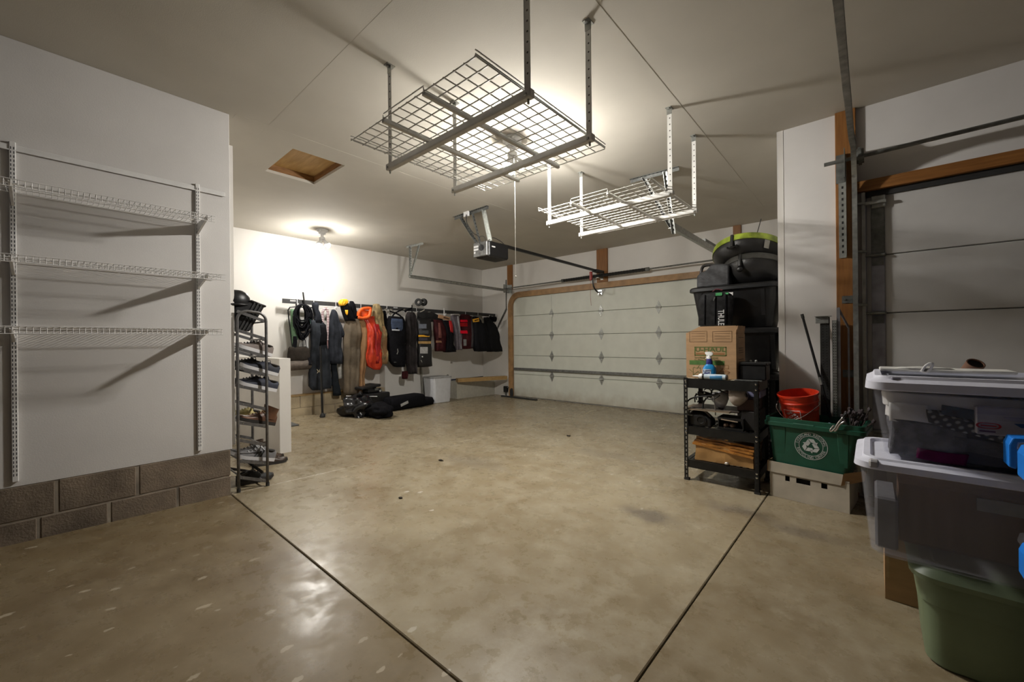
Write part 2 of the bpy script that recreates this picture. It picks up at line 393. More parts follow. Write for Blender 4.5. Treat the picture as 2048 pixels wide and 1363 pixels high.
ma = nt.nodes.new('ShaderNodeMath'); ma.operation = 'MULTIPLY_ADD'; ma.inputs[1].default_value = .35; nt.links.new(nd.outputs[0], ma.inputs[0]); nt.links.new(sx_.outputs[2], ma.inputs[2])
rg = nt.nodes.new('ShaderNodeMapRange'); rg.inputs[1].default_value = .42; rg.inputs[2].default_value = .16; rg.inputs[4].default_value = .6; nt.links.new(ma.outputs[0], rg.inputs[0])
md = nt.nodes.new('ShaderNodeMix'); md.data_type = 'RGBA'; nt.links.new(rg.outputs[0], md.inputs[0]); nt.links.new(src, md.inputs[6]); md.inputs[7].default_value = (.27, .21, .13, 1); nt.links.new(md.outputs[2], b_.inputs['Base Color'])
for i in range(5):
    part(MB().span((-6.495, YB + .012, zs[i] + .003), (-1.675, YB + .06, zs[i + 1] - .003), 0.006), 'door_panel', DOORDIRT if i == 0 else DOORW, d1)
for zc in zs[1:5]:
    for xc in (-5.36, -4.12, -2.93):
        h = MB(); kk = 0.075
        h.prism([(xc, YB + .010, zc + .125), (xc - .045, YB + .010, zc + .028), (xc + .045, YB + .010, zc + .028)], (0, -.006, 0))
        h.prism([(xc, YB + .010, zc - .125), (xc - .045, YB + .010, zc - .028), (xc + .045, YB + .010, zc - .028)], (0, -.006, 0))
        h.box((xc, YB + .0, zc), (0.10, 0.022, 0.05), None, .004).tube([(xc - .055, YB - .012, zc), (xc + .055, YB - .012, zc)], .010, 8)
        for s in (-1, 1): h.box((xc, YB + .001, zc + s * .055), (.016, .012, .016))
        part(h, 'hinge', GALV, d1)
part(MB().span((-6.46, YB - .035, 0.655), (-1.70, YB + .012, 0.700)).span((-6.46, YB - .045, 0.650), (-1.70, YB - .03, 0.662)), 'strut', GALVD, d1)
part(MB().span((-6.47, YB + .0, 2.385), (-1.70, YB + .014, 2.392)), 'top_cable', GALVD, d1)
part(MB().span((-6.495, YB + .005, -.002), (-1.675, YB + .065, 0.013)), 'bottom_seal', mat('grey_seal', (.22, .21, .19), .8), d1)
h = MB().span((-4.16, YB - .03, 2.26), (-4.08, YB + .012, 2.36)).bar((-4.12, YB - .02, 2.26), (-4.02, YB - .0, 2.37), .02, .02).ball((-4.12, YB - .04, 2.27), (.03, .02, .03), 1)
part(h, 'lift_bracket', CHROME, d1)
for xc in (-5.36,):
    part(MB().bar((xc, YB + .005, 1.96), (xc, YB + .005, 2.36), .006, .006).box((xc - .005, YB, 1.90), (.08, .02, .06)).box((xc, YB, 1.72), (.03, .015, .36)), 'locking_bar', DOORW, d1)
# tan casing round the opening, one corner rounded
def casing(x0, x1, zt, wd, r):
    out = [Vector((x0, 0, fz(YB)))] + arc((x0 + r, 0, zt - r), r, PI, PI / 2, 8, (1, 0, 0), (0, 0, 1)) + [Vector((x1, 0, zt))]
    inn = [Vector((x0 + wd, 0, fz(YB)))] + arc((x0 + r, 0, zt - r), r - wd, PI, PI / 2, 8, (1, 0, 0), (0, 0, 1)) + [Vector((x1, 0, zt - wd * .8))]
    rings = []
    for a, b in zip(out, inn):
        rings.append([(a.x, YB, a.z), (a.x, YB - .05, a.z), (b.x, YB - .05, b.z), (b.x, YB, b.z)])
    return MB().loft(rings)
struct(casing(-6.62, -1.60, 2.51, 0.13, 0.34), 'trim_2', TANW)
struct(MB().span((-4.185, YB - .04, 2.515), (-3.945, YB, ZC), .003), 'trim_3', WOOD)
struct(MB().span((-6.645, YB - .04, 2.60), (-6.485, YB, ZC), .003), 'trim_4', WOOD)
struct(MB().span((-1.67, YB - .04, 2.52), (-1.555, YB, ZC), .003), 'trim_5', WOOD)
# jog and wall of the single door
struct(MB().span((-0.615, YR + .12, -.02), (-0.50, YB, ZC)), 'wall_jog', WALL)
m = MB().span((-0.615, YR, 0), (-0.02, YR + .12, ZC)).span((-0.02, YR, 2.50), (XE, YR + .12, ZC))
struct(m, 'wall_right', WALLR)
struct(MB().span((-0.606, YR - .003, 0.05), (-0.567, YR + .001, ZC)), 'trim_6', WALL)
d2 = sroot('door_2', (1.2, YR + .03, 0))
zs2 = [0.07, 0.60, 1.075, 1.532, 1.989, 2.47]
for i in range(5):
    part(MB().span((-0.018, YR + .012, zs2[i] + .003), (XE, YR + .06, zs2[i + 1] - .003), 0.005), 'door_panel', DOORG, d2)
    part(MB().span((0.012, YR + .002, zs2[i] + .012), (0.092, YR + .016, zs2[i + 1] - .012), .003), 'end_stile', GALVD if i == 4 else LEAD, d2)
for zc in zs2[1:5]:
    part(MB().box((0.05, YR - .004, zc), (.10, .03, .024), None, .004).tube([(-0.03, YR - .02, zc), (0.09, YR - .02, zc)], .010, 8).box((.05, YR + .002, zc - .05), (.07, .012, .06)), 'hinge', GALVD, d2)
part(MB().span((0.012, YR - .02, 2.36), (0.10, YR + .012, 2.455), .006).tube([(-.03, YR - .03, 2.40), (.10, YR - .03, 2.40)], .014, 8), 'top_roller', GALV, d2)
part(MB().span((-0.018, YR - .006, 2.455), (XE, YR + .012, 2.50)), 'top_seal', RUB, d2)
struct(MB().span((-0.205, YR - .04, 0.06), (-0.075, YR, ZC), .003), 'trim_7', WOOD)
struct(MB().span((-0.075, YR - .045, 2.50), (XE, YR, 2.585), .003), 'trim_8', WOODX)
struct(MB().span((-0.045, YR - .05, 0.07), (-0.022, YR + .011, 2.49), .003), 'trim_9', mat('pale_stop', (.5, .5, .48), .5))
struct(MB().span((0.0, YR + .07, 0), (XE, YR + .09, 2.6)).span((-6.5, YB + .08, -.02), (-1.67, YB + .1, 2.5)), 'wall_backing', DARK)

# attic hatch
hr = thing('attic_hatch', 'square wooden attic hatch recessed in the tan ceiling', 'hatch', ((hx0 + hx1) / 2, (hy0 + hy1) / 2, ZC))
e = 0.001
for a, b in (((hx0 - .03, hy0 - .03), (hx0 - e, hy1 + .03)), ((hx1 + e, hy0 - .03), (hx1 + .03, hy1 + .03)), ((hx0, hy0 - .03), (hx1, hy0 - e)), ((hx0, hy1 + e), (hx1, hy1 + .03))):
    part(MB().span((a[0], a[1], ZC + t + .001), (b[0], b[1], ZC + .095)), 'frame_board', mat('hatch_lumber', (.30, .15, .05), .7, scale=8, stretch=(1, 1, 6), col2=(.17, .075, .02)), hr)
part(MB().span((hx0 - .03, hy0 - .03, ZC + .096), (hx1 + .03, hy1 + .03, ZC + .11)), 'hatch_panel', PLY, hr)

# ================================================================== LAMPS
def bulb_mat(strength):
    EM = bpy.data.materials.new('lit_bulb'); EM.use_nodes = True
    _n = EM.node_tree.nodes; _n.remove(_n['Principled BSDF']); _e = _n.new('ShaderNodeEmission')
    _e.inputs[0].default_value = (*BULB_COLOR, 1); _e.inputs[1].default_value = strength
    EM.node_tree.links.new(_e.outputs[0], _n['Material Output'].inputs[0]); return EM
STRING = mat('pull_string', (.75, .72, .65), .8)
def lamp(x, y, label, cordlen, tabs, strength):
    EM = bulb_mat(strength)
    L = thing('ceiling_lamp', label, 'lamp', (x, y, ZC), group='bare bulb ceiling lamps')
    m = MB().lathe([(0.0, 0), (.088, 0), (.092, -.012), (.085, -.03), (.062, -.045), (.050, -.075), (.024, -.085), (.024, -.12), (.045, -.13), (.045, -.165), (0, -.166)], (x, y, ZC), 28)
    part(m, 'lamp_base', WHITE, L, smooth=True, auto=35)
    o = part(MB().box((x + .045, y - .075, ZC - .036), (.06, .02, .035), Matrix.Rotation(.5, 3, 'Z'), .006), 'outlet', WHITE, L)
    for s in (-1, 1): part(MB().box((x + .045 + s * .012, y - .087 + s * .006, ZC - .036), (.009, .004, .013), Matrix.Rotation(.5, 3, 'Z')), 'outlet_slot', mat('outlet_grey', (.25, .25, .24), .6), o)
    for k, (ang, dz) in enumerate(tabs):
        d = Vector((math.cos(ang), math.sin(ang), dz)).normalized(); c = Vector((x, y, ZC - .125)) + d * .035
        part(MB().tube([c, c + d * .045], .019, 10), 'bulb_socket', WHITE, L)
        R = d.to_track_quat('Z', 'Y').to_matrix()
        part(MB().lathe([(0, .04), (.017, .041), (.026, .06), (.037, .082), (.047, .117), (.044, .117), (.0345, .0845), (.0, .083)], c, 14, R), 'shield_collar', WHITE, L, smooth=True, auto=40)  # added flared lip, shaped to keep the bulb's light off the ceiling
        prof = [(0.0, .085), (.033, .0855), (.038, .106), (.039, .122), (.034, .140), (.020, .154), (0.0, .158)]
        part(MB().lathe(prof, c, 14, R), 'bulb', EM, L, smooth=True)
    c = MB().tube(curve([(x + .02, y + .01, ZC - .16), (x + .02, y + .01, ZC - .3), (x + .018, y + .012, ZC - cordlen)], 4), .0022, 5)
    cc = part(c, 'pull_cord', STRING, L)
    part(MB().lathe([(0, 0), (.006, -.004), (.005, -.02), (0, -.022)], (x + .018, y + .012, ZC - cordlen), 8), 'cord_bead', STRING, cc)
lamp(-2.44, 2.80, 'white ceiling lamp of bare bulbs above the nearer wire rack', 1.25, ((0.35, -1.6), (2.5, -1.6), (4.6, -2.4)), BULB_NEAR)
lamp(-6.70, 2.95, 'white ceiling lamp of bare bulbs over the hanging clothes', 0.98, ((0.8, -1.5), (3.6, -1.5), (5.2, -2.2)), BULB_FAR)

# ================================================================== DOOR HARDWARE
def angle_iron(m, a, b, w, t=.003, n=(0, 0, 1), o=(1, 0, 0)):
    """L section from a to b, one flange along o, one along n"""
    a = Vector(a); b = Vector(b); n = Vector(n); o = Vector(o)
    for v, u in ((o, n), (n, o)):
        poly = [a, a + v * w, a + v * w + u * t, a + u * t]
        m.loft([poly, [p + (b - a) for p in poly]])
    return m
PERF = DARK
def strut_parts(root, a, b, w, nm='hanger_strut', mt=GALV, n=(0, -1, 0), o=(1, 0, 0), holes=True):
    p = part(angle_iron(MB(), a, b, w, .003, n, o), nm, mt, root)
    if holes:
        a = Vector(a); b = Vector(b); L = (b - a).length; k = int(L / .045); m = MB(); d = (b - a).normalized()
        for i in range(1, k):
            c = a + (b - a) * (i / k); u = Vector(o); nn = Vector(n)
            q = c + u * (w / 2) - nn * .0006
            m.loft([[q - u * .006 - d * .010, q + u * .006 - d * .010, q + u * .006 + d * .010, q - u * .006 + d * .010], [q - u * .006 - d * .010 + nn * .0045, q + u * .006 - d * .010 + nn * .0045, q + u * .006 + d * .010 + nn * .0045, q - u * .006 + d * .010 + nn * .0045]])
        part(m, 'slots', PERF, p, kind='stuff')
    return p
# torsion shaft of the double door
ts = thing('torsion_shaft', 'long grey torsion shaft with a black spring over the double garage door', 'shaft', (-4.1, YB - .2, 2.62))
part(MB().tube([(-6.56, 7.24, 2.60), (-1.62, 7.24, 2.645)], .0135, 10), 'shaft_rod', GALVD, ts)
m = MB(); ns = 62; rings = []
for i in range(ns + 1):
    x = -4.90 + 1.84 * i / ns; r = .030 + (.0035 if i % 2 else 0); z = 2.60 + .045 * (x + 6.56) / 4.94
    rings.append([(x, 7.24 + r * math.cos(2 * PI * j / 10), z + r * math.sin(2 * PI * j / 10)) for j in range(10)])
part(m.loft(rings), 'spring', BLKS, ts)
for x in (-4.91, -3.05): part(MB().tube([(x - .03, 7.24, 2.615 if x < -4 else 2.632), (x + .03, 7.24, 2.615 if x < -4 else 2.632)], .036, 10), 'winding_cone', GALVD, ts)
part(MB().span((-4.09, 7.20, 2.58), (-4.03, 7.40, 2.59)).span((-4.09, 7.382, 2.56), (-4.03, 7.388, 2.72)).lathe([(.022, -.03), (.022, .03)], (-4.06, 7.24, 2.625), 10, Matrix.Rotation(PI / 2, 3, 'Y')), 'centre_bearing', GALV, ts)
for x in (-6.53, -1.64):
    part(MB().span((x - .05, 7.18, 2.50), (x - .044, 7.39, 2.70)).span((x - .05, 7.384, 2.50), (x + .04, 7.39, 2.70)), 'end_bearing_plate', GALV, ts)
# tracks of the double door
def chan(m, pts, w=.055, d=.03, side=(1, 0, 0)):
    """C track: flat web w wide, lips d deep toward side"""
    sd = Vector(side); pts = [Vector(p) for p in pts]; rings = []
    for i, p in enumerate(pts):
        t = (pts[min(i + 1, len(pts) - 1)] - pts[max(i - 1, 0)]).normalized(); u = t.cross(sd).normalized()
        q = .003
        rings.append([p - u * w / 2, p - u * w / 2 + sd * d, p - u * (w / 2 - q) + sd * d, p - u * (w / 2 - q) + sd * q, p + u * (w / 2 - q) + sd * q, p + u * (w / 2 - q) + sd * d, p + u * w / 2 + sd * d, p + u * w / 2])
    return m.loft(rings)
tl = thing('door_track', 'grey steel track on the left of the double garage door', 'track', (-6.5, 6, 2.5))
part(chan(MB(), [(-6.51, 4.47, 2.575), (-6.51, 7.20, 2.545)], .06, .035, (1, 0, 0)), 'horizontal_track', GALV, tl)
strut_parts(tl, (-6.51, 7.225, 2.80), (-6.51, 7.225, 2.10), .035, 'track_angle', GALVD, (0, -1, 0), (-1, 0, 0), False)
part(MB().bar((-6.52, 7.22, 2.11), (-6.93, 7.33, 1.66), .03, .035), 'track_brace', GALVD, tl)
part(MB().lathe([(0, -.012), (.028, -.012), (.028, .012), (0, .012)], (-6.48, 4.50, 2.575), 12, Matrix.Rotation(PI / 2, 3, 'Y')), 'track_end_roller', GALV, tl)
strut_parts(tl, (-6.515, 4.52, ZC - .04), (-6.515, 4.52, 2.59), .038, 'track_hanger', GALV, (0, -1, 0), (1, 0, 0))
strut_parts(tl, (-6.30, 4.57, ZC - .04), (-6.49, 4.53, 2.66), .030, 'track_hanger', GALV, (0, -1, 0), (1, 0, 0), False)
strut_parts(tl, (-6.70, 4.56, ZC - .004), (-6.22, 4.60, ZC - .004), .036, 'ceiling_angle', GALV, (0, 0, -1), (0, -1, 0), False)
tr = thing('door_track', 'grey steel track running up behind the stacked black totes', 'track', (-1.66, 6, 2.6))
part(chan(MB(), [(-1.66, 4.62, 2.63), (-1.66, 7.2, 2.62)], .075, .04, (-1, 0, 0)), 'horizontal_track', GALV, tr)
part(MB().bar((-1.69, 5.9, 2.685), (-1.69, 7.0, 2.685), .04, .05), 'track_rail', GALVD, tr)
strut_parts(tr, (-2.06, 4.44, ZC - .004), (-1.52, 4.46, ZC - .004), .036, 'ceiling_angle', GALVD, (0, 0, -1), (0, -1, 0))
strut_parts(tr, (-1.92, 4.45, ZC - .02), (-1.69, 4.64, 2.60), .04, 'track_hanger', GALVD, (0, -1, 0), (1, 0, 0))
strut_parts(tr, (-1.68, 4.45, ZC - .02), (-1.655, 4.63, 2.52), .035, 'track_hanger', GALV, (0, -1, 0), (1, 0, 0))
# operator
op = thing('garage_door_opener', 'black motor unit hung from angle irons with a rail to the door', 'opener', (-4.05, 4.3, 2.5))
ux0, ux1, uy0, uy1, uz0, uz1 = -4.21, -3.93, 3.97, 4.42, 2.515, 2.735
part(MB().span((ux0, uy0 + .03, uz0), (ux1, uy1, uz1), .022), 'motor_case', BLK, op)
bp = part(MB().span((ux0 + .004, uy0, uz0 + .01), (ux1 - .01, uy0 + .05, uz1 - .01), .006), 'end_plate', mat('opener_grey', (.20, .20, .195), .4, .5, var=.3), op)
for i, z in enumerate((2.655, 2.615, 2.575)): part(MB().span((ux0 + .015, uy0 - .002, z), (ux0 + .105 - (i == 2) * .06, uy0 + .003, z + .026)), 'label', PRINTW, bp)
part(MB().lathe([(0, 0), (.045, 0), (.045, .004), (0, .004)], (ux0 + .17, uy0 - .003, 2.64), 14, Matrix.Rotation(PI / 2, 3, 'X')), 'vent_disc', BLK, bp)
part(MB().span((ux1 - .002, 4.06, 2.648), (ux1 + .0015, 4.13, 2.666)), 'emblem', PRINTW, op)
part(MB().span((-4.09, uy1, 2.720), (-4.03, uy1 + .02, 2.760)).bar((-4.06, 4.36, 2.750), (-4.06, 7.12, 2.715), .034, .042), 'drive_rail', BLKS, op)
part(MB().span((-4.11, 7.08, 2.685), (-4.01, 7.39, 2.735), .004), 'header_bracket', BLKS, op)
part(MB().box((-4.10, 7.02, 2.60), (.05, .05, .17), None, .008), 'trolley', mat('red_trolley', (.33, .035, .03), .4), op)
part(MB().tube(curve([(-4.08, 7.03, 2.56), (-4.06, 7.06, 2.38), (-4.03, 7.16, 2.29), (-4.06, 7.35, 2.31)], 5), .014, 7), 'door_arm', BLKS, op)
rc = part(MB().tube([(-4.11, 7.02, 2.52), (-4.115, 7.02, 2.2), (-4.10, 7.02, 2.02)], .003, 5), 'release_cord', mat('red_cord', (.3, .05, .04), .7), op)
strut_parts(op, (-4.62, 3.985, ZC - .003), (-3.89, 3.965, ZC - .003), .040, 'ceiling_angle', GALVD, (0, 0, -1), (0, -1, 0))
strut_parts(op, (-4.48, 3.975, ZC - .03), (-4.19, 4.03, 2.73), .038, 'hanger_strut', GALVD, (0, -1, 0), (1, 0, 0))
strut_parts(op, (-4.23, 3.985, ZC - .03), (-4.16, 4.06, 2.73), .024, 'hanger_strut', GALVD, (0, -1, 0), (1, 0, 0))
strut_parts(op, (-4.00, 3.975, ZC - .03), (-3.965, 4.06, 2.73), .046, 'hanger_strut', GALV, (0, -1, 0), (1, 0, 0), False)
part(MB().box((-4.30, 3.93, ZC - .035), (.10, .03, .07), None, .004), 'ceiling_outlet', WHITE, op)
part(MB().tube(curve([(-4.28, 3.91, ZC - .05), (-4.27, 3.90, 3.05), (-4.24, 3.90, 2.98), (-4.16, 3.92, 2.86), (-4.06, 3.94, 2.79), (-4.04, 3.94, 2.70), (-4.03, 3.95, 2.62)], 5), .006, 6), 'power_cable', RUB, op)
part(MB().tube(curve([(-4.06, 3.96, 2.70), (-4.05, 3.95, 2.79), (-4.01, 3.99, 2.79), (-4.00, 4.02, 2.73)], 5), .004, 5).tube(curve([(-3.97, 4.02, 2.73), (-3.95, 4.10, 2.785), (-3.94, 4.24, 2.765), (-3.95, 4.34, 2.73)], 5), .005, 5), 'wire_loop', RUB, op)
# safety sensors low beside the double door
for i, (x, lab) in enumerate(((-6.70, 'small black safety sensor on a bracket left of the garage door'), )):
    sn = thing('door_sensor', lab, 'sensor', (x, 7.36, .02))
    part(MB().span((x - .05, 7.33, .10), (x + .05, 7.40, .24), .006), 'sensor_body', BLK, sn)
    part(MB().span((x - .02, 7.36, fz(7.4)), (x + .01, 7.39, .11)).span((x + .0, 7.36, .20), (x + .09, 7.38, .225)), 'bracket', GALVD, sn)
tag(part(MB().loft([[(-6.50 + .05 * math.cos(a) * s, 7.33 + .02 * k, .09 + .115 * math.sin(a) * s) for a in [2 * PI * j / 14 for j in range(14)]] for k, s in ((0, .8), (.5, 1), (1.5, 1), (2, .8))]).span((-6.53, 7.34, fz(7.4)), (-6.47, 7.36, .04)), 'corner_guard', RUB), 'black oval rubber guard at the foot of the tan door casing', 'guard')
tag(part(MB().box((-6.15, 7.20, .018), (1.1, .07, .03), Matrix.Rotation(-.03, 3, 'Z'), .008), 'rubber_strip', RUB), 'black rubber strip lying along the foot of the garage door', 'strip')

# hardware of the single door
t2 = thing('door_track', 'grey steel track beside the single garage door on the right', 'track', (-.1, 3.5, 1.5))
pts = [(-.105, 1.55, 2.735), (-.105, 2.9, 2.745)] + [Vector(p) for p in [(-.105, 3.3, 2.765), (-.105, 3.75, 2.77)]]
r_ = .33
pts += arc((-.10, 3.90, 2.44), r_, PI / 2, 0, 8, (0, 1, 0), (0, 0, 1)) + [(-.10, 4.232, 1.5), (-.10, 4.232, .12)]
part(chan(MB(), pts, .052, .032, (1, 0, 0)), 'curved_track', GALV, t2)
strut_parts(t2, (-.135, YR - .046, 2.80), (-.135, YR - .046, 1.99), .05, 'flag_angle', GALV, (0, -1, 0), (-1, 0, 0))
part(MB().span((-.145, YR - .19, 2.60), (-.139, YR - .04, 2.83)).span((-.20, YR - .05, 2.60), (-.139, YR - .044, 2.83)), 'bearing_plate', GALVD, t2)
for z in (1.62, 1.02, .5): part(MB().span((-.17, YR - .046, z), (-.065, YR - .040, z + .06)).span((-.10, YR - .06, z + .01), (-.094, YR - .03, z + .05)).lathe([(0, 0), (.01, 0), (.008, .008), (0, .009)], (-.15, YR - .047, z + .03), 8, Matrix.Rotation(PI / 2, 3, 'X')), 'track_bracket', GALVD, t2)
for z in (1.60, 2.02, 2.40): part(MB().tube([(-.09, 4.235, z), (-.02, 4.27, z)], .011, 8), 'roller_stem', GALV, t2)
s2 = thing('torsion_shaft', 'dark steel rod running above the single garage door', 'shaft', (.8, 4.17, 2.76))
part(MB().tube([(-.27, 4.17, 2.745), (2.3, 4.17, 2.775)], .0150, 10), 'shaft_rod', GALVD, s2)
part(MB().tube([(-.075, 4.17, 2.749), (-.025, 4.17, 2.750)], .055, 16).tube([(-.06, 4.17, 2.749), (-.04, 4.17, 2.750)], .068, 16), 'cable_drum', GALVD, s2)

# ================================================================== OVERHEAD WIRE RACKS
def ceiling_rack(label, x0, x1, y0, y1, zd, yb, postx):
    R = thing('ceiling_rack', label, 'rack', ((x0 + x1) / 2, (y0 + y1) / 2, zd), group='wire storage racks hung from the ceiling')
    r = .0035; n = 5; W3 = (x1 - x0) / 3
    for k in range(3):
        a = x0 + k * W3 + .003; b = a + W3 - .006; m = MB()
        ny = round((y1 - y0) / .076)
        for i in range(ny + 1):
            y = y0 + (y1 - y0) * i / ny; m.tube([(a, y, zd), (b, y, zd)], r, n)
        for i in range(6):
            x = a + (b - a) * i / 5; m.tube([(x, y0, zd + .006), (x, y1, zd + .006)], r, n)
        for y in (y0, y1): m.tube([(a, y, zd + .028), (b, y, zd + .028)], r, n) if k == 1 else None
        part(m, 'wire_deck', RACKM, R, kind='stuff')
    for x in (x0, x1):
        part(MB().tube([(x, y0, zd + .030), (x, y1, zd + .030)], .0035, 5).tube([(x, y0, zd + .012), (x, y1, zd + .012)], .0035, 5), 'edge_rail', RACKM, R)
    for k in (1, 2):
        x = x0 + k * W3; part(MB().span((x - .011, y0 - .004, zd - .020), (x + .011, y1 + .004, zd - .004), .002).span((x - .002, y0 - .004, zd - .004), (x + .002, y0, zd + .02)), 'cross_strap', RACKM, R)
    for y in yb:
        bm_ = part(MB().span((postx[0] - .03, y - .019, zd - .062), (postx[1] + .03, y + .019, zd - .020), .005), 'beam', RACKM, R)
        for x in (postx[0] - .004, postx[1] + .004):
            part(MB().box((x, y - .022, zd - .048), (.012, .012, .012)).tube([(x, y, zd - .085), (x, y, zd - .05)], .006, 6), 'bolt', GALV, bm_)
        for x in postx:
            p = part(MB().span((x - .018, y - .002, zd - .06), (x + .018, y + .002, ZC - .004), 0).span((x - .018, y - .002, zd - .06), (x - .014, y + .020, ZC - .004)), 'post', RACKM, R)
            h = MB(); z = zd + .06
            while z < ZC - .06: h.lathe([(0, 0), (.0055, 0), (.0055, .0054), (0, .0054)], (x + .003, y + .0027, z), 7, Matrix.Rotation(PI / 2, 3, 'X')); z += .05
            part(h, 'holes', mat('hole_grey', (.09, .085, .08), .8), p, kind='stuff')
            part(MB().span((x - .022, y - .03, ZC - .006), (x + .022, y + .03, ZC)).span((x - .02, y - .004, ZC - .05), (x + .02, y, ZC)).lathe([(0, 0), (.011, 0), (.011, -.008), (0, -.008)], (x, y - .016, ZC - .006), 6), 'ceiling_bracket', GALV, p)
    return R
ceiling_rack('nearer wire storage rack hung from the ceiling in front of the bright lamp', -2.333, -1.250, 1.203, 2.332, 2.55, (1.51, 2.075), (-2.395, -1.215))
ceiling_rack('farther wire storage rack hung from the ceiling near the garage door rail', -2.305, -1.243, 3.012, 4.10, 2.545, (3.28, 3.875), (-2.375, -1.19))

# ================================================================== WIRE SHELVES ON THE LEFT WALL
tr_ = tag(part(MB().span((XL, -1.3, 2.512), (XL + .012, 0.93, 2.545), .003).span((XL + .012, -1.3, 2.509), (XL + .016, .93, 2.516)), 'hang_track', WIRE), 'white horizontal hang track screwed across the top of the left wall', 'track')
def standard(y, label):
    S = thing('shelf_standard', label, 'standard', (XL + .01, y, .53), group='slotted shelf standards on the left wall')
    part(MB().span((XL + .001, y - .0135, .525), (XL + .017, y + .0135, 2.562), .003), 'channel', WIRE, S)
    m = MB(); z = .56
    while z < 2.54:
        for s in (-1, 1): m.span((XL + .0168, y + s * .006 - .0018, z), (XL + .0176, y + s * .006 + .0018, z + .015))
        z += .0254
    part(m, 'slots', mat('slot_dark', (.05, .05, .06), .8), S, kind='stuff')
standard(.752, 'white slotted shelf standard nearer the shoe rack, holding the shelves')
standard(-.141, 'white slotted shelf standard at the left edge, holding the shelves')
def wire_shelf(zt, yend, label, dep=.31):
    S = thing('wire_shelf', label, 'shelf', (XL, .2, zt), group='white wire shelves on the left wall')
    x0, x1 = XL + .012, XL + dep; ya = -.95; m = MB(); y = ya; r = .0019
    while y <= yend + .001:
        m.tube([(x0, y, zt), (x1 - .003, y, zt), (x1, y, zt - .004), (x1 + .002, y, zt - .042)], r, 4, False); y += .0254
    part(m, 'deck_wires', WIRE, S, kind='stuff')
    for (x, z) in ((x0, zt - .003), (x0 + .10, zt - .004), (x0 + .20, zt - .004), (x1 + .003, zt - .001), (x1 + .005, zt - .042), (x1 - .012, zt - .02)):
        part(MB().tube([(x, ya, z), (x, yend + .004, z)], .0028, 5), 'rod', WIRE, S)
    for yb in (.752, -.141):
        poly = [(XL + .017, yb - .006, zt - .006), (x1 - .002, yb - .006, zt - .006), (x1 + .002, yb - .006, zt - .016), (x1 - .01, yb - .006, zt - .022), (XL + .06, yb - .006, zt - .072), (XL + .017, yb - .006, zt - .085)]
        b = MB().prism(poly, (0, .012, 0))
        part(b, 'bracket', WIRE, S)
wire_shelf(2.262, .790, 'white wire shelf, topmost of the three on the left wall')
wire_shelf(1.846, .850, 'white wire shelf, middle of the three on the left wall')
wire_shelf(1.449, .832, 'white wire shelf, lowest of the three on the left wall')

# ================================================================== COAT RAIL AND WHAT HANGS ON IT
RA = Vector((-7.42, 2.59, 2.085)); RB = Vector((-7.02, 7.36, 2.013))
ru = (RB - RA); ru.z = 0; ru.normalize(); rn = Vector((ru.y, -ru.x, 0))       # along the rail, and out towards the room
def rp(x, y, off=0.0): return atp(x, y, RA + rn * off, rn)
def railz(p): return RA.z + (RB.z - RA.z) * ((p - RA).dot(ru) / (RB - RA).dot(ru))
rr = thing('coat_rail', 'long dark grey wall rail that the coats and bags hang from', 'rail', (-7.3, 5, 2.02))
part(MB().bar(RA + Vector((0, 0, -.03)), RB + Vector((0, 0, -.03)), .022, .075), 'rail_bar', mat('charcoal_steel', (.035, .035, .036), .45, .2), rr)
for f in (.06, .36, .66, .95):
    p = RA.lerp(RB, f); part(MB().span((XC, p.y - .02, p.z - .05), (p.x - .008, p.y + .02, p.z - .015)).span((XC, p.y - .03, p.z - .10), (XC + .008, p.y + .03, p.z + .03)), 'wall_bracket', GALVD, rr)
def rail_frame(p): return frame(p, ru, (0, 0, 1))
for px, tx in ((586, 1), (791, 1)):
    p = rp(px, 601 if px < 700 else 615, .0125); part(MB().box(p, (.09, .002, .026), Matrix((ru, -rn, Vector((0, 0, 1)))).transposed()), 'label', mat('grey_print', (.45, .45, .45), .6), rr)
def hook(px, drop=.10):
    p = rp(px, 600, .0); z = railz(p) - .03; c = Vector((p.x, p.y, z)); R3 = Matrix((ru, rn, Vector((0, 0, 1)))).transposed()
    m = MB().box(c + rn * .014, (.012, .005, .085), R3, .002).box(c + Vector((0, 0, .041)), (.012, .036, .005), R3)
    m.tube(curve([c + rn * .018 + Vector((0, 0, -.03)), c + rn * .02 + Vector((0, 0, -drop)), c + rn * .04 + Vector((0, 0, -drop - .03)), c + rn * .065 + Vector((0, 0, -drop - .01)), c + rn * .068 + Vector((0, 0, -drop + .03))], 4), .006, 6)
    h = part(m, 'rail_hook', WHITE, rr)
    return c
for px in (594, 627, 671, 721, 773, 832, 888, 930, 955, 990): hook(px, .06)

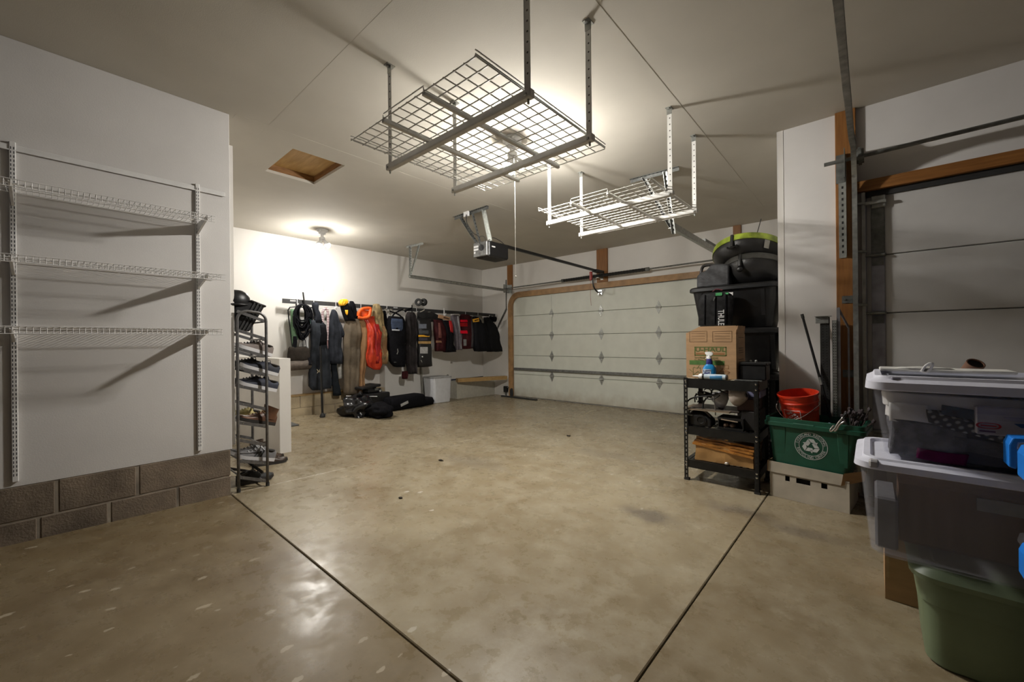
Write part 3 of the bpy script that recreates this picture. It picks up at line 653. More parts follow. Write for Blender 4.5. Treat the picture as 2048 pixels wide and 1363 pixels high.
def drape(m, rows, off, depth, folds=3, amp=.16, ph=0.0, n=30, flat=1.0, nz=.03):
    """a hanging cloth body with real thickness: rows of (y_px, left_px, right_px) read on the plane the garment hangs in"""
    S = [];
    for i in range(len(rows) - 1):
        a, b = rows[i], rows[i + 1]; k = max(2, int(abs(b[0] - a[0]) / 6))
        for j in range(k): S.append([a[q] + (b[q] - a[q]) * j / k for q in range(3)])
    S.append(rows[-1]); rings = []; N_ = len(S)
    for i, (y, l, r) in enumerate(S):
        A = rp(l, y, off); B = rp(r, y, off); c = (A + B) / 2; hw = (B - A).length / 2; z = c.z; f = i / (N_ - 1); ring = []
        endk = min(1.0, .55 + 2.2 * f) * (.88 if i == N_ - 1 else 1)
        for j in range(n):
            a = 2 * PI * j / n; ca, sa = math.cos(a), math.sin(a)
            X = math.copysign(abs(ca) ** .8, ca) * hw; D = math.copysign(abs(sa) ** .7, sa) * depth * endk
            D *= 1 + amp * math.sin(folds * (X / max(hw, .01)) * PI + ph + f * 1.5) * (0.4 + .8 * f)
            wv = noise.noise(Vector((X * 7, z * 5, ph * 3 + off))) * nz + noise.noise(Vector((X * 22 + z * 9, z * 13, ph + 5))) * nz * .45
            ring.append(c + ru * (X + wv * .3) + rn * (D + wv * (1 if sa > 0 else .3)))
        for p in ring: p.z = z + noise.noise(Vector((p.x * 4 + ph, p.y * 4, 1))) * (.012 if 0 < i < N_ - 1 else .02)
        rings.append(ring)
    return m.loft(rings)
def garment(name, label, cat, rows, off, depth, mt, group=None, **k):
    p = rp((rows[0][1] + rows[0][2]) / 2, rows[0][0], off)
    T = thing(name, label, cat, p, 0, group)
    part(drape(MB(), rows, off, depth, **k), 'body', mt, T, smooth=True)
    return T
def hanger(T, px, y, off, wd=.40, mt=None):
    p = rp(px, y, off); m = MB().tube(curve([p + Vector((0, 0, .12)), p + rn * .02 + Vector((0, 0, .15)), p + rn * .045 + Vector((0, 0, .12)), p + Vector((0, 0, .03)), p], 4), .003, 5)
    m.tube([p, p + ru * wd / 2 - Vector((0, 0, .09)), p - ru * wd / 2 - Vector((0, 0, .09)), p], .0035, 5)
    part(m, 'hanger', mt or GALV, T)

GREY = mat('charcoal_cloth', (.026, .029, .037), .85, var=.25, scale=8, bump=.25, bscale=60)
GREYB = mat('slate_cloth', (.027, .031, .038), .8, var=.3, scale=5, bump=.2, bscale=50)
BRN = mat('brown_canvas', (.125, .095, .062), .8, var=.2, scale=5, bump=.25, bscale=70)
TAN = mat('tan_canvas', (.31, .175, .075), .75, scale=4, col2=(.20, .10, .04), bump=.3, bscale=50)
CAMO = mat('dry_grass_camouflage', (.42, .31, .15), .85, scale=14, stretch=(1, 1, .5), col2=(.10, .075, .035), bump=.6, bscale=40)
ORNG = mat('hunter_orange', (.85, .12, .012), .55, var=.2, scale=8, bump=.3, bscale=40)
REDO = mat('red_orange_shell', (.62, .055, .015), .4, scale=9, col2=(.40, .018, .006), bump=.5, bscale=25)
NAVY = mat('navy_cloth', (.055, .075, .13), .6, var=.2, scale=20, stretch=(1, 1, 6))
WINE = mat('dark_wine_cloth', (.05, .010, .012), .7, var=.3, scale=9, bump=.2)
RED = mat('bright_red_cloth', (.62, .004, .022), .6, var=.1, scale=9)
YEL = mat('yellow_print', (.85, .42, .015), .5, var=.05)
GREENN = mat('green_net', (.10, .22, .12), .7, scale=40, col2=(.20, .33, .20))

# 1 black tube frame with a green net bag
p0 = rp(586, 614, .05)
T = thing('landing_net', 'black tube frame with a green net bag at the left end of the rail', 'net', p0)
part(MB().tube([rp(584, 690, .04), rp(578, 640, .04), rp(576, 620, .04), rp(580, 614, .05), rp(592, 613, .05), rp(625, 615, .05)], .011, 8), 'net_frame', BLKS, T)
part(MB().tube([rp(606, 584, .045), rp(608, 600, .05), rp(612, 622, .05)], .013, 8), 'handle', BLKS, T)
m = MB(); L_ = []
for i in range(15):
    f = i / 14; y = 618 + f * 76; l = 581 - 1.5 * math.sin(f * 3) + f * 3; r = 592 + 5 * math.sin(f * PI * .9) - (f > .85) * 4
    A = rp(l, y, .03); B = rp(r, y, .03); c = (A + B) / 2; hw = (B - A).length / 2
    L_.append([c + ru * math.cos(2 * PI * j / 16) * hw + rn * math.sin(2 * PI * j / 16) * .05 * (1 + .2 * math.sin(j * 3 + i)) for j in range(16)])
part(m.loft(L_), 'net_bag', GREENN, T, smooth=True)
# 2 coil of black rope
T = thing('rope_coil', 'thick coil of black rope looped over the first hook', 'rope', rp(604, 605, .10))
for k in range(20):
    sx = random.uniform(6, 19); bot = random.uniform(640, 682); cx = 604 + random.uniform(-2, 3); pts = []
    for i in range(25):
        a = 2 * PI * i / 24; yy_ = (609 + bot) / 2 - math.cos(a) * (bot - 609) / 2
        fx = math.sin(a) * sx * (1.0 if math.cos(a) > -.5 else .8)
        pts.append(rp(cx + fx + random.uniform(-.6, .6), yy_, .085 + .05 * math.sin(a + k) + .02 * random.random()))
    part(MB().tube(pts, .013, 6), 'rope_loop', BLKC, T, smooth=True)
# 3 shoulder bag and rolled mat
T = thing('shoulder_bag', 'black shoulder bag on thin straps under the rope coil', 'bag', rp(596, 694, .08))
part(drape(MB(), [(693, 578, 613), (697, 576, 616), (708, 575, 620), (718, 574, 623), (721, 577, 622)], .08, .07, folds=2, amp=.1, nz=.02), 'body', mat('black_brown_cloth', (.030, .024, .019), .8, bump=.2), T, smooth=True)
for a, b in ((603, 606), (609, 613)): part(MB().tube([rp(605, 668, .1), rp(a + 2, 682, .1), rp(b, 696, .1)], .006, 5), 'strap', BLKC, T)
part(MB().tube([rp(590, 672, .09), rp(590, 684, .09), rp(588, 696, .09)], [.03, .035, .04], 8), 'strap_roll', BLKC, T)
T = thing('rolled_mat', 'brown grey rolled mat hanging level under the black shoulder bag', 'mat', rp(597, 730, .10))
a = rp(572, 732, .12); b = rp(621, 728, .12); R = (b - a).to_track_quat('Z', 'Y').to_matrix(); Ln = (b - a).length
part(MB().lathe([(0, 0), (.075, 0), (.082, .01), (.082, Ln - .01), (.074, Ln), (0, Ln)], a, 20, R), 'roll', mat('mat_brown', (.105, .082, .066), .75, var=.2, bump=.2), T, smooth=True, auto=40)
sp = [a + R @ Vector((.012 * k ** .5 * math.cos(k * .55), .012 * k ** .5 * math.sin(k * .55), -.002)) for k in range(1, 40)]
part(MB().tube(sp, .003, 4), 'spiral_edge', BLKC, T)
part(MB().tube([rp(619, 716, .13), rp(620, 730, .2)], .03, 8), 'end_strap', BLKC, T)
tag(part(drape(MB(), [(667, 603, 613), (676, 601, 618), (690, 598, 619), (697, 597, 618)], .02, .02, nz=.03), 'plastic_sheet', WHITE, smooth=True), 'white crumpled sheet showing behind the straps below the rope coil', 'sheet')
# 4 long grey apron dress with cords
T = garment('waders', 'long dark grey hanging waders with a pale drawstring knot', 'waders', [(640, 622, 644), (650, 621, 652), (668, 621, 651), (690, 622, 655), (720, 620, 659), (745, 618, 661), (770, 617, 663), (778, 624, 661)], .13, .085, GREYB, folds=4, amp=.3)
part(drape(MB(), [(604, 626, 633), (610, 624, 637), (618, 625, 637), (630, 629, 642), (645, 628, 646)], .14, .06, nz=.04), 'hood', GREY, T, smooth=True)
part(drape(MB(), [(650, 640, 652), (668, 640, 653), (690, 639, 654)], .20, .04), 'chest_pocket', BLKC, T, smooth=True)
part(MB().tube(curve([rp(636, 690, .235), rp(635, 715, .245), rp(636, 738, .25), rp(637, 743, .25)], 4), .005, 5).tube(curve([rp(643, 690, .235), rp(641, 720, .245), rp(638, 742, .25)], 4), .005, 5), 'cord', GREY, T)
part(MB().tube(curve([rp(634, 738, .25), rp(637, 742, .26), rp(640, 738, .25), rp(637, 743, .26), rp(634, 746, .25), rp(638, 741, .26), rp(641, 746, .25)], 4), .005, 5), 'cord_knot', mat('cream_cord', (.62, .55, .40), .8), T)
part(MB().tube([rp(622, 650, .12), rp(619, 636, .12), rp(628, 645, .13), rp(624, 655, .14)], .006, 5), 'strap', mat('teal_cord', (.05, .12, .11), .7), T)
# pole with caster foot
pt = rp(647, 700, .36); pbm = atf(645, 834); 
T = thing('walking_pole', 'black pole with a small rubber foot standing in front of the waders', 'pole', pbm)
pt = Vector((pbm.x - .10, pbm.y + .02, 1.28))
part(MB().tube([pt, pbm.lerp(pt, .5), pbm + Vector((0, 0, .05))], .019, 8), 'shaft', BLKS, T)
part(MB().lathe([(0, 0), (.042, 0), (.046, .02), (.034, .05), (.018, .075), (0, .076)], pbm + Vector((0, 0, .0005)), 14), 'foot', RUB, T, smooth=True, auto=40)
part(MB().tube([pbm + Vector((.02, .05, .06)), pbm + Vector((.015, .04, .015))], .018, 8), 'clip', CHROME, T)
# 5 hooks arm and striped lead
T = thing('striped_lead', 'pink and white striped lead looped over the wire arm', 'lead', rp(652, 616, .10))
lp = curve([rp(647, 655, .10), rp(645, 632, .10), rp(646, 622, .11), rp(651, 617, .11), rp(655, 621, .11), rp(656, 635, .10), rp(656, 655, .10), rp(655, 680, .10)], 6)
LD = mat('striped_webbing', (.75, .70, .68), .8, scale=1); nt = LD.node_tree; wv = nt.nodes.new('ShaderNodeTexWave'); wv.bands_direction = 'Z'; wv.inputs['Scale'].default_value = 11
tcx = nt.nodes.new('ShaderNodeTexCoord'); nt.links.new(tcx.outputs['Object'], wv.inputs['Vector'])
cr = nt.nodes.new('ShaderNodeValToRGB'); cr.color_ramp.interpolation = 'CONSTANT'; cr.color_ramp.elements[0].color = (.16, .03, .04, 1); cr.color_ramp.elements[1].position = .5; cr.color_ramp.elements[1].color = (.8, .74, .74, 1)
nt.links.new(wv.outputs[1], cr.inputs[0]); nt.links.new(cr.outputs[0], nt.nodes['Principled BSDF'].inputs['Base Color'])
part(MB().tube(lp, .022, 6), 'webbing', LD, T)
part(MB().tube([rp(637, 611, .05), rp(672, 613, .05)], .006, 6).tube([rp(638, 615, .09), rp(668, 617, .09)], .006, 6).tube([rp(672, 613, .05), rp(668, 617, .09)], .006, 6), 'wire_arm', WHITE, T)
tag(part(drape(MB(), [(660, 653, 657), (690, 652, 657), (712, 653, 656)], .08, .02), 'pink_strap', mat('pink_cloth', (.62, .36, .36), .8), smooth=True), 'pale pink strap hanging straight down behind the charcoal jacket', 'strap')
# 6 charcoal jacket and dark trousers
T = garment('jacket', 'plain charcoal jacket on a hanger beside the long grey waders', 'jacket', [(619, 664, 670), (626, 662, 673), (640, 659, 678), (660, 657, 682), (700, 657, 684), (727, 658, 684)], .12, .085, GREY, folds=3)
part(drape(MB(), [(642, 674, 681), (655, 676, 685), (664, 680, 687), (674, 681, 686)], .13, .06), 'sleeve', GREY, T, smooth=True)
part(MB().tube(curve([rp(667, 621, .15), rp(672, 622, .17), rp(676, 632, .17), rp(675, 640, .16)], 4), .008, 6), 'hood_loop', GREY, T)
garment('trousers', 'narrow black trousers hanging below the charcoal jacket', 'trousers', [(722, 662, 673), (740, 663, 674), (765, 664, 677), (790, 666, 683)], .10, .05, mat('navy_black_cloth', (.012, .015, .019), .8, bump=.2), folds=1, amp=.1)
tag(part(drape(MB(), [(724, 676, 686), (745, 676, 686), (757, 677, 686)], .04, .015, nz=.01), 'white_cloth', mat('white_cloth', (.6, .59, .56), .8), smooth=True), 'white cloth edge behind the black trousers', 'cloth')
# 7 brown waders with boots and orange soles
T = garment('waders', 'brown chest waders hung by black boots with orange soles', 'waders', [(638, 690, 719), (646, 690, 721), (660, 687, 721), (685, 686, 721), (720, 687, 719), (755, 687, 717), (788, 688, 714)], .16, .10, BRN, folds=3, amp=.2)
b0 = rp(687, 604, .22); b1 = rp(695, 640, .2)
part(drape(MB(), [(606, 681, 694), (614, 681, 699), (624, 684, 704), (634, 688, 708), (642, 690, 712)], .20, .075, nz=.04), 'boot', BLKC, T, smooth=True)
part(drape(MB(), [(603, 699, 706), (614, 700, 710), (626, 703, 714), (640, 706, 718)], .14, .07, nz=.04), 'boot', BLKC, T, smooth=True)
part(drape(MB(), [(598, 682, 693), (602, 678, 696), (606, 677, 695), (611, 679, 687)], .22, .07, nz=.015), 'boot_sole', YEL, T, smooth=True)
part(drape(MB(), [(620, 690, 696), (626, 691, 696), (630, 693, 695)], .285, .012, nz=.0), 'boot_patch', YEL, T, smooth=True)
T = garment('waders', 'tan waders with one narrow leg hanging beside the orange jacket', 'waders', [(638, 717, 734), (660, 721, 734), (690, 720, 733), (720, 717, 731), (750, 714, 729), (775, 713, 728), (790, 711, 727)], .18, .08, TAN, folds=2, amp=.2, ph=1)
# 8 orange red jacket, camouflage jacket
T = garment('jacket', 'bright red orange rain jacket with an orange collar on the rail', 'jacket', [(632, 722, 750), (645, 730, 752), (665, 733, 760), (700, 731, 763), (715, 730, 763), (730, 735, 762), (739, 748, 758)], .22, .085, REDO, folds=4, amp=.3, nz=.06)
part(MB().tube(curve([rp(717, 632, .24), rp(718, 624, .25), rp(724, 618, .25), rp(735, 616, .25), rp(742, 617, .24)], 5), .032, 8), 'collar', ORNG, T, smooth=True)
part(MB().tube(curve([rp(716, 634, .27), rp(726, 636, .28), rp(738, 632, .28), rp(741, 618, .26)], 5), .030, 8), 'collar_front', ORNG, T, smooth=True)
part(drape(MB(), [(620, 722, 738), (630, 721, 740), (637, 722, 739)], .22, .03, nz=.03), 'lining', ORNG, T, smooth=True)
part(drape(MB(), [(648, 747, 758), (670, 748, 762), (700, 750, 762), (726, 752, 761)], .29, .03, nz=.02), 'front_panel', mat('deep_red_shell', (.30, .008, .010), .4, bump=.3, bscale=25), T, smooth=True)
T = garment('jacket', 'dry grass camouflage jacket hanging behind the orange rain jacket', 'jacket', [(608, 747, 757), (616, 745, 763), (630, 744, 766), (650, 746, 769), (690, 748, 773), (728, 750, 774)], .16, .10, CAMO, folds=3, nz=.06)
part(drape(MB(), [(652, 760, 770), (690, 762, 774), (728, 762, 774)], .22, .05), 'sleeve', TAN, T, smooth=True)
tag(part(drape(MB(), [(622, 766, 770), (650, 768, 776), (690, 772, 781), (722, 773, 783)], .13, .07), 'black_vest', BLKC, smooth=True), 'black garment between the camouflage jacket and the dark backpack', 'vest')
# ribbon bow of straps
T = thing('strap_bundle', 'tangle of pale straps tied in a bow under the rail', 'straps', rp(776, 622, .1))
for q in ([(766, 620), (771, 618), (776, 622), (781, 618), (787, 622)], [(768, 626), (774, 623), (780, 627), (786, 625), (798, 622), (810, 618)], [(772, 616), (775, 623), (770, 633), (766, 636)], [(778, 620), (782, 629), (777, 640)], [(783, 618), (778, 624), (784, 634)]):
    part(MB().tube(curve([rp(x, y, .12) for x, y in q], 4), .009, 5), 'strap', mat('straw_strap', (.23, .21, .17), .7), T)
# 9 dark backpack
T = garment('backpack', 'black backpack with a blue striped panel hanging by crossed straps', 'backpack', [(633, 778, 806), (642, 774, 809), (670, 774, 810), (700, 776, 810), (722, 780, 809), (733, 788, 808)], .20, .12, BLKC, folds=1, amp=.06)
part(drape(MB(), [(637, 783, 805), (646, 782, 806), (656, 783, 806), (661, 784, 805)], .31, .015, nz=.0), 'front_panel', NAVY, T, smooth=True)
m = MB()
for i in range(5): a = rp(784, 640 + i * 3.2, .335); b = rp(803, 640 + i * 3.2, .335); m.bar(a, b, .006, .006)
part(m, 'panel_stripe', mat('pale_blue_print', (.13, .17, .26), .6), T, kind='stuff')
part(drape(MB(), [(658.5, 784, 800), (661, 784, 799)], .33, .012, nz=0), 'reflective_strip', mat('silver_strip', (.55, .57, .62), .4), T)
for q in ([(783, 636), (790, 626), (806, 618)], [(806, 636), (796, 628), (780, 622)]): part(MB().tube(curve([rp(x, y, .18) for x, y in q], 4), .016, 6), 'strap', BLKC, T)
part(MB().tube([rp(795, 697, .325), rp(796, 703, .33), rp(794, 708, .325)], .008, 5), 'buckle', GALV, T)
part(MB().tube([rp(788, 724, .29), rp(801, 724, .29)], .008, 5), 'bottom_tab', GALVD, T)
# 10 long dark coat
T = garment('coat', 'long black coat with dull wine lining reaching below the backpack', 'coat', [(624, 815, 828), (632, 812, 832), (650, 811, 833), (700, 811, 832), (747, 816, 832)], .18, .085, mat('black_coat', (.030, .026, .027), .75, bump=.2, var=.3, scale=6), folds=3, amp=.35)
part(drape(MB(), [(742, 804, 815), (750, 804, 815), (757, 805, 814)], .20, .05), 'hem', WINE, T, smooth=True)
part(MB().tube(curve([rp(810, 623, .12), rp(815, 619, .12), rp(823, 616, .10)], 4), .02, 6), 'strap', BLKC, T)
part(MB().tube([rp(824, 610, .03), rp(824, 626, .10)], .012, 6), 'hanger_stem', BLKS, T)
# 11 tool vest with orange stripes
T = garment('vest', 'black work vest with orange stripes and a white card', 'vest', [(636, 834, 861), (650, 834, 862), (690, 835, 862), (720, 835, 863), (733, 836, 864)], .22, .07, BLK, folds=1, amp=.05, nz=.015)
for i, (ya, yb, xa, xb, mt) in enumerate(((647.5, 656.5, 838, 853, mat('grey_blue_pocket', (.17, .19, .24), .5)), (660.5, 667, 838, 857, mat('charcoal_pocket', (.07, .075, .08), .5)), (669.5, 673, 837, 859, YEL), (675.5, 680, 838, 855, mat('dark_pocket', (.045, .04, .06), .5)), (682, 687, 837, 862, mat('tan_stripe', (.42, .26, .09), .5)), (693.5, 706.5, 840.5, 855.5, mat('white_card', (.42, .42, .42), .5)))):
    a = rp(xa, ya, .295); b = rp(xb, ya, .295); c = rp(xb, yb, .30); d = rp(xa, yb, .30)
    part(MB().prism([a, b, c, d], -rn * .006), ('pocket', 'pocket', 'stripe', 'pocket', 'stripe', 'card')[i], mt, T)
part(MB().ball(rp(845, 713, .30), (.02, .02, .02), 1).tube([rp(842, 720, .30), rp(844, 724, .30)], .008, 5), 'snap', GALV, T)
tag(part(drape(MB(), [(624, 835, 866), (631, 834, 882), (639, 834, 885), (643, 836, 884)], .14, .06), 'folded_cloth', mat('black_fold', (.02, .02, .02), .8), smooth=True), 'black folded cloth lying along the hangers above the work vest', 'cloth')
for q, lab in ((((837, 625), (844, 622), (849, 619)), 'pale plastic hanger arm under the middle of the rail'), (((847, 628), (858, 624), (868, 626)), 'pale wooden hanger arm above the work vest')):
    tag(part(MB().tube(curve([rp(x, y, .09) for x, y in q], 4), .009, 6), 'hanger', mat('pale_hanger', (.55, .5, .42), .6)), lab, 'hanger')
# 12 dark red jackets
garment('jacket', 'dark wine red jacket with a faded pink front panel', 'jacket', [(640, 867, 885), (655, 868, 892), (680, 870, 892), (702, 871, 893)], .22, .09, WINE, folds=2)
tag(part(drape(MB(), [(646, 877, 880.5), (660, 877, 882), (676, 877, 883)], .325, .012, nz=.01), 'pink_scarf', mat('dusty_pink_cloth', (.20, .075, .065), .7), smooth=True), 'dusty pink strip down the front of the wine red jacket', 'scarf')
tag(part(drape(MB(), [(681.5, 872, 883), (686, 872, 884)], .33, .012, nz=.0), 'tan_belt', mat('tan_belt', (.24, .11, .06), .7), smooth=True), 'short tan belt end across the wine red jacket', 'belt')
T = garment('jacket', 'black jacket with a glossy sleeve left of the red one', 'jacket', [(640, 884, 898), (655, 887, 902), (680, 890, 905), (703, 888, 910)], .24, .10, BLKC, folds=2)
T = thing('wooden_block', 'tan wooden strip with printed dark marks hanging from a white hook', 'strip', rp(888, 634, .25))
a = rp(877, 632, .26); b = rp(899, 638, .26); part(MB().bar(a, b, .03, .075), 'strip_body', mat('tan_board', (.42, .24, .13), .6), T)
part(MB().bar(a.lerp(b, .42) + rn * .017, a.lerp(b, .9) + rn * .017, .003, .03), 'printed_mark', mat('brown_print', (.05, .02, .01), .7), T)
part(MB().tube([rp(888, 616, .05), rp(888, 631, .22)], .010, 6), 'white_hook', WHITE, T)
tag(part(drape(MB(), [(640, 898, 903), (652, 899, 906), (664, 900, 906)], .33, .02, nz=.01), 'red_cloth', mat('pure_red', (.42, .004, .006), .6), smooth=True), 'small bright red cloth showing beside the grey sleeve', 'cloth')
# 13 grey jacket
T = garment('jacket', 'purple grey jacket with a pale folded edge near the far end', 'jacket', [(630, 902, 917), (645, 905, 919), (670, 909, 921), (699, 912, 923)], .30, .075, mat('mauve_grey_cloth', (.115, .10, .115), .7, bump=.2), folds=2, amp=.25)
part(drape(MB(), [(632, 914.5, 918), (665, 917, 920.5), (698, 920, 923.5)], .36, .025, nz=.01), 'pale_edge', mat('pale_grey_cloth', (.30, .29, .30), .7), T, smooth=True)
part(drape(MB(), [(627, 901, 918), (630, 902, 918)], .30, .06, nz=.0), 'collar', mat('pale_collar', (.42, .40, .40), .7), T, smooth=True)
# 14 red striped vest
T = garment('vest', 'black vest with three bright red chest stripes and a grey tag', 'vest', [(628, 922, 936), (633, 920, 943), (650, 921, 944), (680, 922, 944), (697, 922, 944)], .30, .085, WINE, folds=1, amp=.05, nz=.01)
for ya, yb, mt in ((639, 643.5, RED), (645, 652.5, mat('deep_red_cloth', (.28, .005, .008), .6)), (660.5, 666.5, RED)):
    part(MB().prism([rp(920.5, ya, .392), rp(934.5, ya, .392), rp(935.5, yb, .395), rp(921, yb, .395)], -rn * .006), 'stripe', mt, T)
part(MB().prism([rp(927, 678, .392), rp(933, 678, .392), rp(933, 691, .395), rp(927.5, 691, .395)], -rn * .006), 'tag', mat('grey_tag', (.2, .2, .2), .5), T)
part(drape(MB(), [(632, 939, 944), (660, 940, 945), (695, 940, 945)], .34, .05, nz=.01), 'side_panel', mat('charcoal_panel', (.04, .035, .04), .7), T, smooth=True)
# 15 black jackets with yellow label
T = garment('jacket', 'black work jacket with a yellow printed label on its chest', 'jacket', [(634, 945, 964), (642, 944, 968), (660, 944, 972), (690, 946, 976), (702, 950, 980)], .34, .11, mat('deep_black_cloth', (.008, .008, .010), .8), folds=2)
part(MB().prism([rp(945, 638, .455), rp(958, 635, .455), rp(958.5, 642.5, .46), rp(946.5, 644, .46)], -rn * .006), 'yellow_label', YEL, T)
part(MB().bar(rp(949, 641, .458), rp(957, 639, .458), .003, .022), 'label_print', BLKC, T)
part(drape(MB(), [(631, 954, 963), (640, 963, 967), (646, 964, 967)], .44, .03, nz=.02), 'lining', mat('grey_lining', (.14, .13, .11), .8), T, smooth=True)
T = garment('coat', 'black coat at the far end of the rail beside the track brace', 'coat', [(634, 969, 975), (650, 970, 990), (680, 972, 998), (703, 975, 1003)], .30, .12, mat('far_black_cloth', (.010, .010, .011), .8, bump=.2), folds=3)
part(drape(MB(), [(633, 979, 992), (637, 979, 993), (643, 980, 992)], .30, .06), 'collar', BLKC, T, smooth=True)
part(MB().tube([rp(979, 630, .05), rp(979, 637, .2)], .012, 6).ball(rp(984, 633, .26), (.03, .03, .025), 1), 'hanger', GALV, T)
# tyres of small wheels hung above the rail
T = thing('wheel_pair', 'two small black wheels hooked above the middle of the rail', 'wheels', rp(841, 610, .03))
for x, w_ in ((837, 1.0), (847.5, .85)):
    c = rp(x, 604, .04); part(MB().lathe([(.035, -.035), (.075, -.03), (.083, 0), (.075, .03), (.035, .035), (.035, -.035)], c, 18, Matrix.Rotation(.7 if x < 840 else .25, 3, 'Z') @ Matrix.Rotation(PI / 2, 3, 'X'), cap=False), 'tyre', RUB, T, smooth=True, auto=50)
part(MB().tube([rp(836, 604, .04), rp(848, 604, .04)], .008, 6).tube([rp(841, 604, .04), rp(840, 613, .03)], .006, 6), 'axle', WHITE, T)

# ================================================================== PILE ON THE FLOOR BELOW THE COATS
def sack(name, label, cat, c, rad, mt, seed, knot=True, jit=.5, group=None):
    f = fz(c[1]); T = thing(name, label, cat, (c[0], c[1], f), 0, group); m = MB()
    m.ball((c[0], c[1], 0), rad, 4, jit, seed, 2.2)
    m.v = [(x, y, f + .001 + max(0.0, z + rad[2] * .72)) for x, y, z in m.v]
    part(m, 'body', mt, T, smooth=True)
    if knot: part(MB().tube(curve([(c[0], c[1], f + rad[2] * 1.5), (c[0] + .02, c[1] - .02, f + rad[2] * 1.75), (c[0] + .06, c[1] + .02, f + rad[2] * 1.9)], 3), [.04, .035, .03, .035, .04, .05, .06], 7), 'tied_neck', mt, T, smooth=True)
    return T
BAGM = mat('black_bag_film', (.010, .010, .012), .25, var=.3, bump=.9, bscale=9)
p = atf(722, 833); sack('trash_bag', 'shiny crumpled black bag in front of the pile under the waders', 'bag', (p.x - .16, p.y + .05, 0), (.30, .28, .20), BAGM, 3)
p = atf(757, 836); sack('duffel_bag', 'soft black duffel lying at the front right of the pile', 'bag', (p.x - .10, p.y + .08, 0), (.30, .20, .14), BLKC, 8, False, .3)
p = atf(772, 822); T = thing('tool_case', 'black equipment case with a raised handle in the middle of the pile', 'case', (p.x - .33, p.y - .12, fz(p.y)), .12)
q = fz(p.y)
part(MB().box((0, 0, .17), (.50, .52, .335), None, .02), 'case_body', BLK, T, local=True)
part(MB().box((0, 0, .375), (.30, .30, .07), None, .02), 'upper_tray', BLK, T, local=True)
part(MB().box((-.02, -.08, .455), (.34, .42, .045), Matrix.Rotation(.08, 3, 'X'), .012).box((-.02, .1, .42), (.05, .05, .09)), 'handle', BLK, T, local=True)
part(MB().box((.155, .02, .40), (.02, .07, .03)).ball((.16, .1, .36), (.03, .04, .03), 1), 'latch', GALVD, T, local=True)
p = atf(805, 820); T = thing('gear_bag', 'long low black gear bag with a small white label', 'bag', (p.x - .22, p.y + .16, fz(p.y)), .1)
part(MB().loft([[(math.copysign(abs(math.cos(a)) ** .5, math.cos(a)) * .21 * s, yv, .125 + math.copysign(abs(math.sin(a)) ** .5, math.sin(a)) * .124 * s) for a in [2 * PI * j / 16 for j in range(16)]] for yv, s in ((-.42, .8), (-.38, 1), (0, 1.0), (.38, 1), (.42, .8))]), 'body', BLKC, T, smooth=True, local=True)
part(MB().box((.213, -.14, .12), (.006, .18, .05), Matrix.Rotation(.25, 3, 'X')), 'label', mat('dim_label', (.4, .4, .4), .5), T, local=True)
p = atf(838, 812); tag(part(MB().loft([[(p.x - .15 + math.cos(a) * .20 * s, p.y + .05 + math.sin(a) * .42 * s, fz(p.y) + z) for a in [2 * PI * j / 20 for j in range(20)]] for s, z in ((.95, .001), (1, .05), (.9, .13), (.5, .16))]), 'tarp', BLKC, smooth=True), 'folded black tarp on the floor next to the white bin', 'tarp')
p = atf(712, 800); tag(part(MB().bar((-6.95, 3.45, .40), (-6.72, 3.92, .36), .05, .006), 'white_strip', WHITE), 'thin white strip resting on top of the black pile', 'strip')
# white bin and red handled tool
p = atf(872, 803); T = thing('bin', 'white plastic bin against the wall under the coats', 'bin', (p.x + .03, p.y + .02, fz(p.y)), -.05)
def rbox(w, d, z, r, n=4):
    out = []
    for (cx, cy, a0) in ((w / 2 - r, d / 2 - r, 0), (-w / 2 + r, d / 2 - r, PI / 2), (-w / 2 + r, -d / 2 + r, PI), (w / 2 - r, -d / 2 + r, 1.5 * PI)):
        for i in range(n + 1): a = a0 + PI / 2 * i / n; out.append(Vector((cx + r * math.cos(a), cy + r * math.sin(a), z)))
    return out
def tub(m, w0, d0, w1, d1, z0, z1, r, th=.003):
    """open tapered tub with real wall thickness"""
    return m.loft([rbox(w0 - .02, d0 - .02, z0, r), rbox(w0, d0, z0 + .01, r), rbox(w1, d1, z1, r), rbox(w1 - 2 * th, d1 - 2 * th, z1, r - th), rbox(w0 - 2 * th, d0 - 2 * th, z0 + .01 + th, r - th)])
part(tub(MB(), .38, .42, .42, .48, 0.001, .545, .05, .004), 'bin_body', mat('grey_white_plastic', (.60, .61, .64), .4, var=.03), T, smooth=True, local=True, auto=40)
part(MB().loft([rbox(.43, .49, .53, .055), rbox(.44, .50, .535, .06), rbox(.44, .50, .550, .06), rbox(.43, .49, .555, .055)]), 'bin_lid', mat('grey_bin_lid', (.33, .33, .33), .4), T, smooth=True, local=True, auto=40)
p = atf(897, 802); T = thing('pry_bar', 'dark red bar with a bent hook leaning beside the white bin', 'bar', (p.x, p.y, fz(p.y)))
part(MB().tube([p + Vector((0, 0, .002)), (p.x - .05, p.y, .42)], .016, 7), 'shaft', mat('dark_red_paint', (.13, .012, .012), .45), T)
part(MB().tube(curve([(p.x - .05, p.y, .42), (p.x - .055, p.y, .55), (p.x - .055, p.y + .03, .61), (p.x - .055, p.y + .06, .57)], 4), .014, 7), 'hook_end', GALVD, T)
part(MB().tube([(p.x - .01, p.y - .06, .24), (p.x - .02, p.y + .05, .26)], .009, 6), 'cross_pin', WINE, T)
tag(part(MB().bar((-7.30, 5.35, .03), (-7.36, 5.30, 1.35), .03, .05), 'batten', mat('grey_batten', (.25, .24, .21), .6)), 'grey batten standing against the wall under the red jackets', 'batten')

